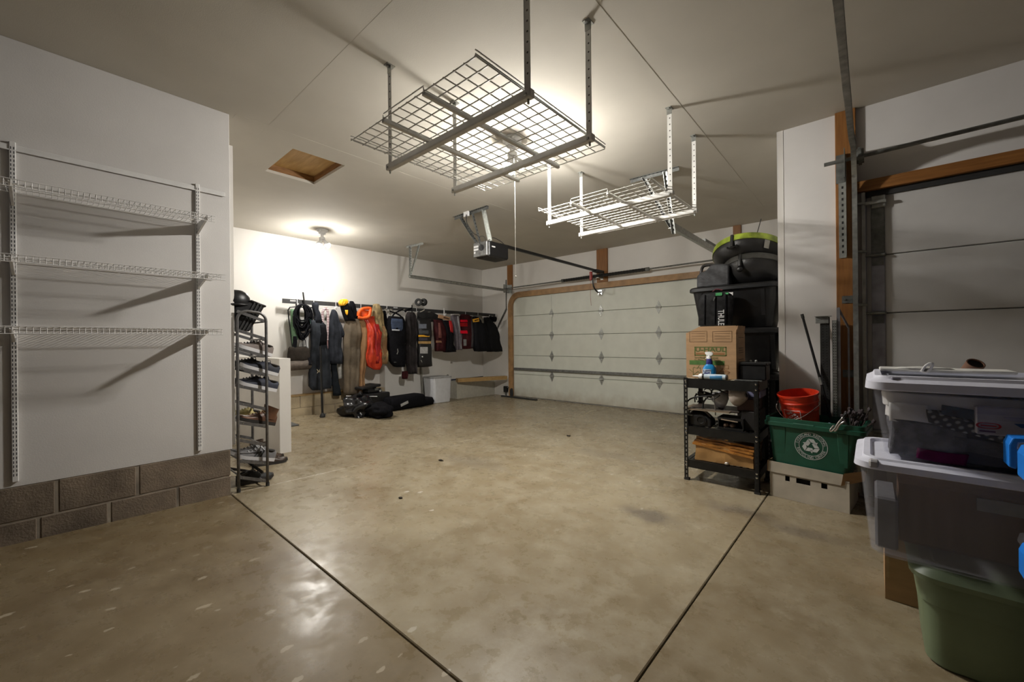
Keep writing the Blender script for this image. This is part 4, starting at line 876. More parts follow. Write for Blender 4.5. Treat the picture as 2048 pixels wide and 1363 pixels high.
# ================================================================== SHOE RACK
XF = XL - .012
def bp_(x, y): return at(x, y, X=XF)
SR = thing('shoe_rack', 'narrow grey metal shoe rack at the end of the shelf wall', 'rack', (-4.05, 1.11, fz(1.1)))
STEEL = mat('grey_tube_steel', (.17, .165, .165), .38, .5, var=.15, scale=30)
ya, yb = 1.010, 1.222; za, zb = fz(ya) + .001, fz(yb) + .001
def end_frame(x):
    r = .075; zt = 1.61
    pts = [(x, ya, za)] + [(x, ya, .8)] + arc((x, ya + r, zt - r), r, PI, PI / 2, 6, (0, 1, 0), (0, 0, 1)) + arc((x, yb - r, zt - r - .008), r, PI / 2, 0, 6, (0, 1, 0), (0, 0, 1)) + [(x, yb, .8), (x, yb, zb)]
    f = part(MB().tube(pts, .0115, 10), 'end_frame', STEEL, SR, smooth=True)
    for y, z in ((ya, za), (yb, zb)): part(MB().lathe([(0, 0), (.014, 0), (.014, .03), (0, .03)], (x, y, z - .0005), 10), 'foot_cap', RUB, f)
    return f
XB = XF - .375
f1 = end_frame(XF); f2 = end_frame(XB)
levels = [(622, 643), (660, 678), (697, 712.5), (734, 749), (771, 783), (805, 818), (844, 853), (879, 890), (921, 926.5), (953, 962)]
lev = []
for l, r in levels:
    A = bp_(480, l); B = bp_(532, r); lev.append((A.z, B.z)); A = Vector((XF, ya, A.z)); B = Vector((XF, yb, B.z))
    for x in (XF, XB):
        ba = part(MB().bar((x, ya, A.z), (x, yb, B.z), .006, .024), 'end_bar', STEEL, SR)
        if x == XF:
            for f in (.16, .84):
                c = Vector((x, ya, A.z)).lerp(Vector((x, yb, B.z)), f); part(MB().lathe([(0, 0), (.0045, 0), (.003, .003), (0, .0035)], (x + .003, c.y, c.z), 8, Matrix.Rotation(PI / 2, 3, 'Y')), 'rivet', CHROME, ba)
    for y, z in ((ya + .018, A.z), (yb - .018, B.z)):
        part(MB().tube([(XF, y, z - .002), (XB, y, z - .002)], .0075, 7), 'cross_rail', STEEL, SR)
part(MB().bar((XF - .02, yb - .03, .24), (XB + .02, ya + .03, .42), .012, .02), 'brace', BLKS, SR)
def lz(i, y): a, b = lev[i]; return a + (b - a) * (y - ya) / (yb - ya)
def lpitch(i): return math.atan2(lev[i][0] - lev[i][1], yb - ya)

def shoe(label, loc, rz, pitch, up, sole, lace=None, L=.285, W=.055, collar=.098, hs=.028, stripe=None, boot=0.0, name='sneaker', toecap=None, group=None):
    T = thing(name, label, 'shoe', loc, rz, group); Rm = Matrix.Rotation(-pitch, 3, 'Y')
    def fix(m): m.v = [tuple(Rm @ Vector(v)) for v in m.v]; return m
    def wd(t): return W * (0.62 + .30 * math.sin(min(t, .5) * 2.2) if t < .35 else .84 + .16 * math.sin((t - .35) / .4 * PI / 2) if t < .75 else math.sqrt(max(0.02, 1 - ((t - .75) / .262) ** 2)))
    ts = [0, .02, .06, .14, .22, .30, .38, .46, .54, .62, .70, .78, .86, .92, .96, .985, 1.0]
    def hp(t):
        if t < .3: h = collar * (1.0 - .10 * math.sin(t / .3 * PI))
        elif t < .42: h = collar * 1.06
        else: h = collar * 1.06 - (collar * 1.06 - .050) * min(1, ((t - .42) / .36)) ** .8
        if t > .86: h = min(h, .050 * math.sqrt(max(.02, 1 - ((t - .86) / .15) ** 2)) + .004)
        return h
    m = MB()
    def sring(t, k, z): return [(L * t, wd(t) * k * s, z) for s in (-1, 1)]
    rings = []
    for t in ts:
        w_ = wd(t) * 1.06; toe = .012 * max(0, (t - .8) / .2) ** 2
        rings.append([(L * t + (.004 if t == 1 else -.004 if t == 0 else 0), -w_, toe), (L * t, -w_, toe + hs), (L * t, w_, toe + hs), (L * t, w_, toe)])
    part(fix(m.loft(rings)), 'sole', sole, T, local=True, smooth=True, auto=40)
    rings = []
    for t in ts:
        w_ = wd(t); h = hp(t); e = .86 if t < .4 else 1.0; ring = []; z0 = hs - .002; n = 14
        if t in (0, 1.0): h *= .86
        for j in range(n + 1):
            a = PI * j / n; x = math.cos(a); yv = math.sin(a)
            ring.append((L * t, w_ * math.copysign(abs(x) ** .75, x) * (1 - .22 * yv ** 2), z0 + (h - z0) * abs(yv) ** .7))
        rings.append(ring)
    u = part(fix(MB().loft(rings, closed=True)), 'upper', up, T, local=True, smooth=True, auto=60)
    if boot:
        sh = []; 
        for k, (z, sx, sy) in enumerate(((.05, .125, .046), (.10, .115, .046), (collar, .11, .045), (collar + boot * .5, .112, .047), (collar + boot, .122, .050), (collar + boot, .110, .040), (collar + boot - .03, .10, .035))):
            sh.append([(.062 + sx / 2 * math.cos(2 * PI * j / 18) * (1.05), sy * math.sin(2 * PI * j / 18), z + (.012 * math.cos(2 * PI * j / 18) if z >= collar else 0)) for j in range(18)])
        part(fix(MB().loft(sh)), 'shaft', up, T, local=True, smooth=True, auto=50)
    else:
        ring = [[(L * .17 + L * .14 * k * math.cos(2 * PI * j / 16), W * .66 * k * math.sin(2 * PI * j / 16), collar * z) for j in range(16)] for k, z in ((1.05, .86), (1.06, .96), (.86, .97), (.8, .6))]
        part(fix(MB().loft(ring)), 'collar', mat('shoe_lining', (.05, .045, .042), .9), T, local=True, smooth=True)
    lm = lace or up
    for k in range(5):
        t = .40 + .075 * k; z = hp(t) + .003
        part(fix(MB().tube([(L * t, -W * .42, z - .008), (L * t + .006, 0, z + .002), (L * t, W * .42, z - .008)], .0035, 5)), 'lace', lm, T, local=True)
    if lace: part(fix(MB().tube(curve([(L * .40, .02, hp(.4)), (L * .36, .045, hp(.4) + .012), (L * .33, .05, hp(.4) - .02), (L * .40, 0, hp(.4) + .004), (L * .36, -.045, hp(.4) + .010), (L * .34, -.052, .05)], 4), .0028, 5)), 'lace_bow', lm, T, local=True)
    if stripe:
        for k in range(3):
            t = .40 + .075 * k
            for s in (-1, 1):
                w_ = wd(t); poly = [(L * t, s * (w_ * 1.0 + .001), hs + .004), (L * t + .013, s * (w_ * 1.0 + .001), hs + .004), (L * (t + .03) - .03 + .013, s * w_ * .80, hp(t) * .86), (L * (t + .03) - .03, s * w_ * .80, hp(t) * .86)]
                part(fix(MB().prism(poly, (0, s * .003, 0))), 'stripe', stripe, T, local=True)
    part(fix(MB().span((-.006, -.014, hs), (.004, .014, collar * .8), .002)), 'heel_tab', lm if lace else up, T, local=True)
    return T
SOLW = mat('white_rubber', (.62, .61, .62), .5, var=.04); SOLB = mat('dark_rubber', (.025, .022, .02), .6)
GRYS = mat('grey_canvas', (.20, .165, .15), .8, var=.15, bump=.2, bscale=200); NVS = mat('navy_mesh', (.018, .021, .035), .7, var=.3, bump=.2, bscale=200)
LEA = mat('brown_leather', (.115, .048, .022), .45, var=.25, scale=10, bump=.15); LEAD_ = mat('dark_brown_leather', (.055, .030, .018), .45, var=.3, bump=.15)
STR = mat('grey_suede', (.16, .155, .16), .75, var=.15); YELS = mat('pale_yellow_canvas', (.45, .38, .16), .7)
LACB = mat('black_lace', (.02, .02, .02), .7); LACW = mat('white_lace', (.7, .7, .7), .7); LACT = mat('tan_lace', (.40, .26, .13), .7)
def onrack(i, x, yh, *a, dz=.012, tw=0.0, **k):
    """heel on the room side, toe towards the wall"""
    lb = a[0]; ph = lpitch(i)
    return shoe(lb, (x, yh, lz(i, yh) + dz), -PI / 2 + tw, ph, *a[1:], **k)
xs = (XF - .085, XF - .215, XF - .315)
onrack(2, xs[0], 1.275, 'grey canvas sneaker with a white sole near the top of the shoe rack', GRYS, SOLW, LACB, tw=.10)
onrack(2, xs[1], 1.270, 'grey canvas sneaker farther back beside its white soled mate', GRYS, SOLW, LACB)
onrack(3, xs[0], 1.325, 'navy sneaker with a white striped sole, upper of the two navy levels', NVS, SOLW, LACB, L=.30)
onrack(3, xs[1], 1.250, 'black sneaker behind the upper navy one on the shoe rack', mat('black_mesh', (.018, .018, .020), .7), SOLB, LACB, L=.29)
onrack(4, xs[0], 1.315, 'navy sneaker with a thin white sole line on the lower navy level', mat('blue_navy_mesh', (.018, .026, .065), .7, col2=(.014, .014, .018), scale=6), SOLW, LACB, L=.30, W=.05)
onrack(4, xs[1], 1.285, 'dark sneaker behind the lower navy one on the shoe rack', NVS, SOLB, LACB)
onrack(6, xs[0], 1.300, 'brown leather ankle boot with a hanging tan lace on the shoe rack', LEA, SOLB, LACT, L=.30, boot=.055, collar=.10, name='ankle_boot')
onrack(6, xs[2], 1.245, 'pale yellow canvas shoe behind the brown leather ankle boot', YELS, SOLW, None, L=.27)
onrack(8, xs[0], 1.290, 'grey suede sneaker with three dark stripes on the lowest level of the rack', STR, SOLW, LACW, L=.30, stripe=LACB)
onrack(8, xs[1], 1.275, 'grey sneaker with white laces behind the dark striped one', STR, SOLW, LACW, L=.295)
pb_ = atf(571, 925)
shoe('dark brown boot standing on the floor behind the striped sneaker', (pb_.x - .10, pb_.y - .27, fz(pb_.y) + .001), 1.45, 0, LEAD_, SOLB, None, L=.31, W=.056, collar=.11, boot=.11, name='boot')
shoe('dark brown boot half hidden on the floor beside its mate', (pb_.x - .25, pb_.y - .25, fz(pb_.y) + .001), 1.5, 0, LEAD_, SOLB, None, L=.31, W=.056, collar=.11, boot=.11, name='boot')
shoe('black shoe on the floor under the shoe rack', (XF - .20, 1.05, fz(1.0) + .001), 1.6, 0, LACB, SOLB, None, L=.28, name='loafer', boot=0.0)
# tilted black bin and cap on top of the rack
def bx(x, y, X): return at(x, y, X=X)
T = thing('bin', 'black ribbed bin lying tilted on the top bars of the shoe rack', 'bin', (XF - .2, 1.12, 1.50))
def tbin(x0, k):
    return [bx(x, y, x0) for x, y in ((470, 612), (503, 602), (530, 612), (499, 663), (472, 657))]
A_ = tbin(XF - .035, 0); off = Vector((-.30, 0, 0))
part(MB().prism(A_, off), 'bin_body', BLK, T, bevel=.01)
part(MB().tube([A_[1], A_[2]], .010, 8).tube([A_[1] + off, A_[2] + off], .010, 8).tube([A_[2], A_[2] + off], .010, 8).tube([A_[1], A_[1] + off], .010, 8), 'rim', BLK, T, smooth=True)
for f in (.25, .5, .75):
    a = A_[1].lerp(A_[2], f); b = A_[4].lerp(A_[3], f); part(MB().bar(a + Vector((.004, 0, 0)), b + Vector((.004, 0, 0)), .010, .012), 'rib', mat('black_sheen', (.05, .05, .05), .3), T)
c = bx(480, 604, XF - .10)
T = thing('helmet', 'smooth black round helmet resting behind the tilted bin', 'helmet', (c.x, c.y, c.z - .02))
part(MB().lathe([(.10, -.03), (.112, 0), (.108, .04), (.09, .075), (.055, .098), (0, .105)], c + Vector((-.03, -.03, 0)), 24), 'shell', BLK, T, smooth=True, auto=60)
part(MB().lathe([(.10, -.035), (.118, -.03), (.118, -.018), (.10, -.015)], c + Vector((-.03, -.03, 0)), 24), 'brim', BLK, T, smooth=True)

# ================================================================== STORAGE RACK AND THE STACK BEHIND IT
rx0, rx1, ry0, ry1 = -1.272, -0.682, 3.795, 4.245
fr = fz(4.0)
T = thing('storage_rack', 'black bolted metal shelf rack with three shelves by the right wall', 'rack', ((rx0 + rx1) / 2, 4.02, fr))
for x, sx in ((rx0, 1), (rx1, -1)):
    for y, sy in ((ry0, 1), (ry1, -1)):
        p = part(MB().span((x, y, fr + .001), (x + sx * .034, y + sy * .003, .995)).span((x, y, fr + .001), (x + sx * .003, y + sy * .034, .995)), 'post', BLKS, T)
        h = MB(); z = fr + .04
        while z < .98:
            h.box((x + sx * .019, y - sy * .0004, z), (.010, .003, .022)); h.box((x - sx * .0004, y + sy * .019, z), (.003, .010, .022)); z += .0385
        part(h, 'slots', mat('slot_grey', (.20, .19, .16), .7) if sy > 0 and sx > 0 else DARK, p, kind='stuff')
        part(MB().span((x - sx * .003, y - sy * .003, fr + .0005), (x + sx * .038, y + sy * .038, fr + .022)), 'foot', RUB, p)
for zt, zb in ((.987, .905), (.560, .487), (.258, .190)):
    for y, s in ((ry0 + .004, 1), (ry1 - .004, -1)):
        b = part(MB().span((rx0 + .004, y, zb), (rx1 - .004, y + s * .003, zt)).span((rx0 + .004, y, zt - .003), (rx1 - .004, y + s * .03, zt)), 'beam', BLKS, T)
        if s > 0:
            for x in (rx0 + .018, rx1 - .018):
                for z in (zt - .018, zb + .018): part(MB().lathe([(0, 0), (.010, 0), (.008, .004), (0, .0055)], (x, y - .004, z), 10, Matrix.Rotation(PI / 2, 3, 'X')), 'bolt', CHROME, b)
    for x, s in ((rx0 + .004, 1), (rx1 - .004, -1)):
        part(MB().span((x, ry0 + .004, zb), (x + s * .003, ry1 - .004, zt)).span((x, ry0 + .004, zt - .003), (x + s * .03, ry1 - .004, zt)), 'beam', BLKS, T)
    m = MB()
    for k in range(1, 12): x = rx0 + (rx1 - rx0) * k / 12; m.span((x - .010, ry0 + .008, zt - .008), (x + .010, ry1 - .008, zt - .0035))
    for k in (1, 2, 3, 4, 5): y = ry0 + (ry1 - ry0) * k / 6; m.span((rx0 + .008, y - .008, zt - .012), (rx1 - .008, y + .008, zt - .008))
    part(m, 'shelf_grate', BLKS, T, kind='stuff')

def open_box(T, x0, x1, y0, y1, z0, z1, mt, t=.006, tops=('front', 'back', 'left', 'right')):
    part(MB().span((x0, y0, z0), (x1, y1, z0 + t)), 'base_panel', mt, T)
    for nm, a, b in (('front', (x0, y0), (x1, y0 + t)), ('back', (x0, y1 - t), (x1, y1)), ('left', (x0, y0 + t), (x0 + t, y1 - t)), ('right', (x1 - t, y0 + t), (x1, y1 - t))):
        if nm in tops: part(MB().span((a[0], a[1], z0 + t), (b[0], b[1], z1)), 'side_panel', mt, T)

# moving box
by = 3.90; bz0 = .989
u0 = at(1373, 757, Y=by).x; u1 = at(1473, 757, Y=by).x; bz1 = at(1425, 652, Y=by).z
T = thing('moving_box', 'brown cardboard moving box with green print on the rack top', 'box', ((u0 + u1) / 2, 4.05, bz0))
byb = 4.225
open_box(T, u0, u1, by, byb, bz0, bz1 - .07, CARD, .006, ('back', 'left', 'right'))
cz = bz1 - .055
part(MB().prism([(u0, by, bz0 + .006), (u1, by, bz0 + .006), (u1, by, bz1), (u0 + .12, by, bz1), (u0 + .01, by, cz), (u0, by, cz)], (0, .006, 0)), 'front_panel', CARD, T)
part(MB().prism([(u0 + .01, byb - .05, bz1 - .075), (u1, byb - .05, bz1 - .075), (u1 - .01, byb - .035, bz1 + .005), (u0 + .02, byb - .035, bz1 + .005)], (0, .006, 0)), 'top_flap', CARD, T)
part(MB().prism([(u1, by + .03, bz1 - .07), (u1, byb - .02, bz1 - .07), (u1 + .008, byb - .02, bz1 - .0), (u1 + .008, by + .03, bz1 - .0)], (-.006, 0, 0)), 'top_flap', CARD, T)
OLV = mat('olive_print', (.10, .13, .03), .7, var=.05); RUST = mat('rust_print', (.28, .13, .045), .7, var=.05); INK = mat('brown_ink', (.13, .07, .03), .7, var=.05)
def bp2(px, py): q = at(px, py, Y=by); return (q.x, q.z)
def strips(px0, py0, px1, py1, th, mt, nm, rad=0):
    (x0, z0), (x1, z1) = bp2(px0, py1), bp2(px1, py0); y = by - .0012; m = MB()
    for a, b in (((x0, z0), (x1, z0 + th)), ((x0, z1 - th), (x1, z1)), ((x0, z0), (x0 + th, z1)), ((x1 - th, z0), (x1, z1))): m.span((a[0], y, a[1]), (b[0], by + .001, b[1]))
    return m
part(strips(1389, 693, 1453, 711, .009, OLV, 'frame'), 'logo_frame', OLV, T)
(x0, z0), (x1, z1) = bp2(1389, 711), bp2(1453, 693)
part(MB().text('U-HAUL', .054, frame(((x0 + x1) / 2, by - .0008, bp2(1420, 699.0)[1]), (1, 0, 0), (0, 0, 1)) @ Matrix.Diagonal((1.32, 1, 1, 1)), bold=.0018), 'lettering', OLV, T)
a, b = bp2(1392, 708.8), bp2(1449, 705.5); part(MB().span((a[0], by - .001, a[1]), (b[0], by + .001, b[1])), 'logo_bar', RUST, T)
part(MB().text('Specifically Designed', .024, frame((bp2(1389, 715)[0], by - .0008, bp2(1389, 714.6)[1]), (1, 0, 0), (0, 0, 1)), align='LEFT').text('to Make Packing Easier', .024, frame((bp2(1389, 719)[0], by - .0008, bp2(1389, 719)[1]), (1, 0, 0), (0, 0, 1)), align='LEFT'), 'lettering', OLV, T)
a, b = bp2(1379, 728.5), bp2(1449, 721.5); part(MB().span((a[0], by - .001, a[1]), (b[0], by + .001, b[1])), 'green_band', mat('green_print', (.07, .16, .03), .7), T)
for xa, xb in ((1379, 1414), (1425, 1464)):
    m = strips(xa, 661.5, xb, 683.5, .0028, INK, 'f')
    for k in (1, 2, 3):
        q0 = bp2(xa + 4, 661.5 + k * 5.2); q1 = bp2(xb - 4, 661.5 + k * 5.2); m.span((q0[0], by - .001, q0[1] - .0012), (q1[0], by + .001, q0[1] + .0012))
    part(m, 'form_lines', INK, T, kind='stuff')
m = strips(1386, 735, 1401, 750, .003, OLV, 'f')
for q in ([(1379, 738), (1385, 743)], [(1400, 728), (1394, 737)], [(1388, 733), (1389, 735)], [(1386, 750), (1396, 742), (1403, 752)]):
    for p1, p2 in zip(q, q[1:]): (xa, za_), (xb, zb_) = bp2(*p1), bp2(*p2); m.bar((xa, by - .0004, za_), (xb, by - .0004, zb_), .004, .0016, (0, -1, 0))
part(m, 'sketch_print', OLV, T, kind='stuff')
m = strips(1440, 730, 1457, 737, .003, RUST, 'f')
for q in ([(1437, 746), (1446, 736), (1452, 742)], [(1440, 742), (1458, 744)], [(1452, 740), (1460, 744), (1454, 748)]):
    for p1, p2 in zip(q, q[1:]): (xa, za_), (xb, zb_) = bp2(*p1), bp2(*p2); m.bar((xa, by - .0004, za_), (xb, by - .0004, zb_), .005, .0016, (0, -1, 0))
part(m, 'sketch_print', RUST, T, kind='stuff')
m = MB()
for k, z in enumerate((1.35, 1.255, 1.235, 1.215, 1.155, 1.135, 1.115, 1.095)): m.span((u1 - .001, by + .09, z), (u1 + .0012, byb - .06, z + .006))
part(m, 'side_print', INK, T, kind='stuff')

# spray bottle, caulk tube, dark box, paper bits
q = at(1419, 752, Y=3.845)
T = thing('spray_bottle', 'blue spray bottle with a white trigger before the moving box', 'bottle', (q.x, q.y, .987))
BLUE = mat('blue_liquid_plastic', (.012, .22, .52), .25, var=.15, spec=.6); NVP = mat('indigo_plastic', (.025, .025, .18), .4)
def oval(w, d, z, c=(0, 0), n=20, p=.8): return [(c[0] + w * math.copysign(abs(math.cos(2 * PI * j / n)) ** p, math.cos(2 * PI * j / n)), c[1] + d * math.copysign(abs(math.sin(2 * PI * j / n)) ** p, math.sin(2 * PI * j / n)), z) for j in range(n)]
part(MB().loft([oval(.050, .03, .001), oval(.054, .034, .01), oval(.055, .034, .07), oval(.052, .032, .10), oval(.036, .026, .122), oval(.026, .022, .132)]), 'bottle_body', BLUE, T, smooth=True, local=True, auto=50)
part(MB().loft([oval(.026, .022, .130), oval(.026, .022, .155), oval(.021, .019, .172), oval(.019, .018, .180)]).ball((0, -.022, .152), (.008, .003, .008), 1), 'neck_collar', NVP, T, smooth=True, local=True, auto=50)
lb = part(MB().loft([[(x, -.0345 + 18 * (abs(x) ** 2.6) * .6, z) for x in (-.048, -.03, -.01, .012, .022)] for z in (.012, .05, .09)], closed=False), 'label', mat('pale_blue_label', (.55, .66, .80), .5), T, local=True)
lb.modifiers.new('thick', 'SOLIDIFY').thickness = .001
part(MB().text('Lysol', .030, frame((-.012, -.0362, .078), (1, 0, .18), (-.18, 0, 1))).bar((-.035, -.0358, .050), (.012, -.0358, .060), .008, .001, (0, -1, 0)).bar((-.002, -.0358, .045), (.014, -.0358, .016), .008, .001, (0, -1, 0)).bar((-.002, -.0358, .045), (-.010, -.0358, .022), .006, .001, (0, -1, 0)), 'lettering', NVP, T, local=True)
part(MB().loft([oval(.018, .018, .178), oval(.018, .018, .196), oval(.012, .014, .204), oval(.012, .014, .212)]), 'trigger_neck', WHITE, T, smooth=True, local=True, auto=50)
part(MB().loft([[(x, -yw, z0), (x, yw, z0), (x, yw * .7, z1), (x, -yw * .7, z1)] for x, yw, z0, z1 in ((-.034, .006, .226, .238), (-.024, .010, .216, .241), (.0, .012, .207, .243), (.018, .012, .208, .240), (.030, .008, .216, .230))]), 'trigger_head', WHITE, T, smooth=True, local=True, auto=50)
part(MB().tube(curve([(-.016, 0, .215), (-.020, 0, .205), (-.021, 0, .19), (-.028, 0, .178)], 4), .005, 6), 'trigger', WHITE, T, local=True)
z = .987 + .0245; xa = at(1398, 757, Y=3.815).x; xb = at(1452, 760, Y=3.815).x
T = thing('caulk_tube', 'white and blue caulk tube lying along the rack front edge', 'tube', ((xa + xb) / 2, 3.815, .987))
RY = Matrix.Rotation(PI / 2, 3, 'Y')
part(MB().lathe([(0, 0), (.024, 0), (.024, xb - xa - .045), (0, xb - xa - .045)], (xa + .045, 3.815, z), 20, RY), 'cartridge', mat('blue_white_label', (.50, .60, .68), .4, var=.2, scale=4), T, smooth=True, auto=40)
part(MB().lathe([(.0242, .05), (.0248, .051), (.0248, xb - xa - .07), (.0242, xb - xa - .069)], (xa + .045, 3.815, z - .0015), 20, RY), 'blue_band', mat('blue_label', (.05, .20, .40), .4, var=.2, scale=8), T, smooth=True, auto=40)
part(MB().lathe([(0, 0), (.018, 0), (.0245, .012), (.0245, .030), (0, .03)], (xa, 3.815, z), 20, RY), 'white_shoulder', WHITE, T, smooth=True, auto=40)
part(MB().lathe([(.0246, .030), (.0252, .031), (.0252, .044), (.0246, .045)], (xa, 3.815, z), 20, RY), 'black_band', BLK, T, smooth=True)
part(MB().lathe([(0, -.055), (.003, -.055), (.009, 0), (0, 0)], (xa, 3.815, z), 12, RY), 'nozzle', WHITE, T, smooth=True, auto=40)
part(MB().lathe([(0, 0), (.022, 0), (.022, .012), (0, .012)], (xb + .0005, 3.815, z), 16, RY), 'end_cap', BLK, T)
x0 = at(1478, 757, Y=3.93).x; x1 = at(1535, 757, Y=3.93).x
T = thing('battery_box', 'plain black lidded box on the rack right of the moving box', 'box', ((x0 + x1) / 2, 4.02, .989))
part(MB().span((x0 + .005, 3.93, .989), (x1 - .01, 4.11, 1.115), .008), 'case', BLK, T)
part(MB().span((x0, 3.922, 1.115), (x1 - .004, 4.118, 1.140), .006), 'lid', BLK, T)
for x in (x0 + .08, x0 + .12): part(MB().lathe([(0, 0), (.010, 0), (.010, .012), (.006, .018), (0, .018)], (x, 3.98, 1.140), 10), 'terminal', GALV, T)
tag(part(MB().bar((at(1468, 757, Y=3.86).x, 3.86, .992), (at(1524, 759, Y=3.86).x, 3.86, .992), .012, .008), 'steel_rod', GALV), 'thin grey rod lying on the rack in front of the black box', 'rod')
tag(part(MB().box((at(1458, 762, Y=3.82).x + .012, 3.825, .9895), (.055, .03, .004), Matrix.Rotation(.2, 3, 'Z')), 'paper_scrap', mat('cream_paper', (.55, .48, .36), .8)), 'small cream paper scrap at the rack front edge', 'paper')
tag(part(MB().box((at(1386, 759, Y=3.83).x - .005, 3.835, .9905), (.10, .02, .006), Matrix.Rotation(-.06, 3, 'Z')), 'wood_stick', mat('pale_stick', (.50, .40, .28), .7)), 'pale flat stick at the left corner of the rack top', 'stick')

# middle shelf
zt = .561
def sx(px, y=3.86): return at(px, 820, Y=y).x
T = thing('jobsite_radio', 'black rounded radio with a round dial on the middle rack shelf', 'radio', (sx(1407), 3.9, zt))
xa, xb = sx(1375), sx(1424)
part(MB().loft([[(x, 3.83 + .0, zt + .001), (x, 3.97, zt + .001), (x, 3.97, zt + .10 * k), (x, 3.90, zt + .135 * k), (x, 3.83, zt + .105 * k)] for x, k in ((xa, .75), (xa + .03, .97), ((xa + xb) / 2, 1.02), (xb - .04, .92), (xb, .6))]), 'case', BLK, T, bevel=.012)
part(MB().tube(curve([(xa + .005, 3.86, zt + .10), (xa + .03, 3.85, zt + .14), ((xa + xb) / 2, 3.85, zt + .15), (xb - .05, 3.85, zt + .135), (xb - .01, 3.86, zt + .09)], 4), .010, 7), 'handle', mat('grey_rubber', (.10, .09, .085), .6), T, smooth=True)
part(MB().lathe([(.03, 0), (.046, 0), (.046, .008), (.03, .010), (.026, .004), (0, .004)], (xa + .125, 3.829, zt + .06), 20, Matrix.Rotation(PI / 2, 3, 'X')), 'dial', BLKS, T, smooth=True, auto=40)
part(MB().box((xa + .035, 3.828, zt + .095), (.035, .004, .008), Matrix.Rotation(-.05, 3, 'Y')), 'badge', GALV, T)
T = thing('tool_tray', 'black open tool tray right of the radio on the middle shelf', 'tray', (sx(1465), 3.9, zt))
xa, xb = sx(1437), sx(1488)
open_box(T, xa, xb, 3.83, 4.0, zt + .001, zt + .105, BLK, .008, ('back', 'left', 'right'))
part(MB().span((xa, 3.825, zt + .085), (xb, 3.84, zt + .105)).span((xa, 3.825, zt + .001), (xb, 3.838, zt + .02)), 'front_rim', BLK, T)
part(MB().bar((xa + .03, 3.823, zt + .088), (xb - .04, 3.823, zt + .078), .006, .008), 'bright_edge', mat('tan_metal', (.35, .27, .20), .4), T)
for x in (xa + .06, xa + .11): part(MB().ball((x, 3.86, zt + .035), (.025, .02, .022), 2), 'fitting', mat('fitting_brown', (.10, .06, .04), .4), T, smooth=True)
zb = .705
T = thing('board', 'thin pale laminated board lying over the tools on the middle shelf', 'board', (sx(1420), 3.95, zb))
part(MB().span((sx(1370) , 3.81, zb), (sx(1462), 4.10, zb + .010), .002), 'board_sheet', mat('pale_board', (.36, .28, .20), .6), T)
part(MB().span((sx(1370), 3.809, zb + .0105), (sx(1462), 4.099, zb + .013)), 'dark_facing', mat('brown_facing', (.12, .09, .06), .6), T)
tag(part(MB().span((sx(1378), 3.87, zt + .16), (sx(1478), 4.15, zb - .001), .004), 'flat_case', mat('dark_brown_case', (.03, .018, .012), .5)), 'dark flat case under the pale board on the middle shelf', 'case')
T = thing('work_light', 'white and grey clamp light with a black cord on the middle shelf', 'light', (sx(1440), 3.95, zb + .013))
c = Vector((sx(1437), 3.98, .80)); R = Matrix.Rotation(-1.2, 3, 'Y') @ Matrix.Rotation(.5, 3, 'X')
part(MB().lathe([(.02, .10), (.035, .085), (.075, .02), (.095, -.02), (.09, -.02), (.07, .015), (.03, .08), (.016, .095)], c, 22, R, cap=False), 'reflector', mat('white_enamel', (.48, .47, .48), .35), T, smooth=True)
part(MB().lathe([(0, .085), (.022, .085), (.022, .16), (.014, .18), (0, .18)], c, 14, R), 'socket', BLK, T, smooth=True, auto=40)
c2 = Vector((sx(1471), 3.90, .845))
part(MB().lathe([(.02, .09), (.04, .08), (.07, .03), (.085, -.01), (.08, -.01), (.06, .03), (.03, .07)], c2, 22, Matrix.Rotation(1.3, 3, 'Y') @ Matrix.Rotation(.4, 3, 'X'), cap=False), 'reflector', mat('cream_enamel', (.42, .36, .32), .4), T, smooth=True)
cord = [[(1376, 818), (1372, 810), (1377, 800), (1390, 794), (1410, 792), (1425, 790), (1436, 786)], [(1423, 786), (1424, 780), (1430, 777.5), (1440, 780), (1450, 786), (1460, 790), (1470, 794)], [(1405, 820), (1407, 805), (1413, 796), (1424, 788)], [(1426, 792), (1430, 810), (1431, 830)], [(1408, 780), (1412, 777), (1419, 778), (1424, 783)], [(1395, 804), (1398, 800), (1404, 799), (1408, 803)], [(1410, 795), (1420, 798), (1430, 796), (1440, 790)]]
for i, q in enumerate(cord):
    part(MB().tube(curve([at(x, y, Y=3.835 + .015 * (i % 3)) for x, y in q], 4), .0075 if i in (0, 1, 2) else .005, 6), 'cord', mat('grey_wire', (.14, .13, .12), .5) if i == 3 else RUB, T, smooth=True)
T = thing('clamp', 'small black clamp with prongs on the middle shelf above the board', 'clamp', (sx(1405), 3.86, .78))
c = at(1404, 787, Y=3.86)
part(MB().box(c, (.07, .05, .045), Matrix.Rotation(.2, 3, 'Y'), .01), 'clamp_body', BLK, T)
for q in ([(1397, 788), (1391, 790), (1393, 799)], [(1405, 792), (1405, 803)], [(1393, 786), (1389, 794), (1390, 804)], [(1411, 787), (1420, 788), (1430, 789)]): part(MB().tube([at(x, y, Y=3.86) for x, y in q], .006, 5), 'prong', BLKS, T)
tag(part(MB().ball((c.x + .03, 3.835, c.z + .012), (.010, .010, .010), 1), 'knob', GALV), 'tiny bright knob beside the black clamp', 'knob')
tag(part(MB().span((sx(1482, 3.9), 3.88, zt + .001), (-.70, 4.20, zt + .17), .01), 'dark_box', mat('near_black_box', (.012, .010, .010), .6)), 'near black box at the right end of the middle shelf', 'box')
tag(part(MB().span((sx(1474, 3.9), 3.90, zb + .014), (-.72, 4.18, zb + .13), .01), 'wine_case', mat('dark_wine_case', (.045, .014, .012), .5)), 'dark wine case stacked at the back of the middle shelf', 'case')
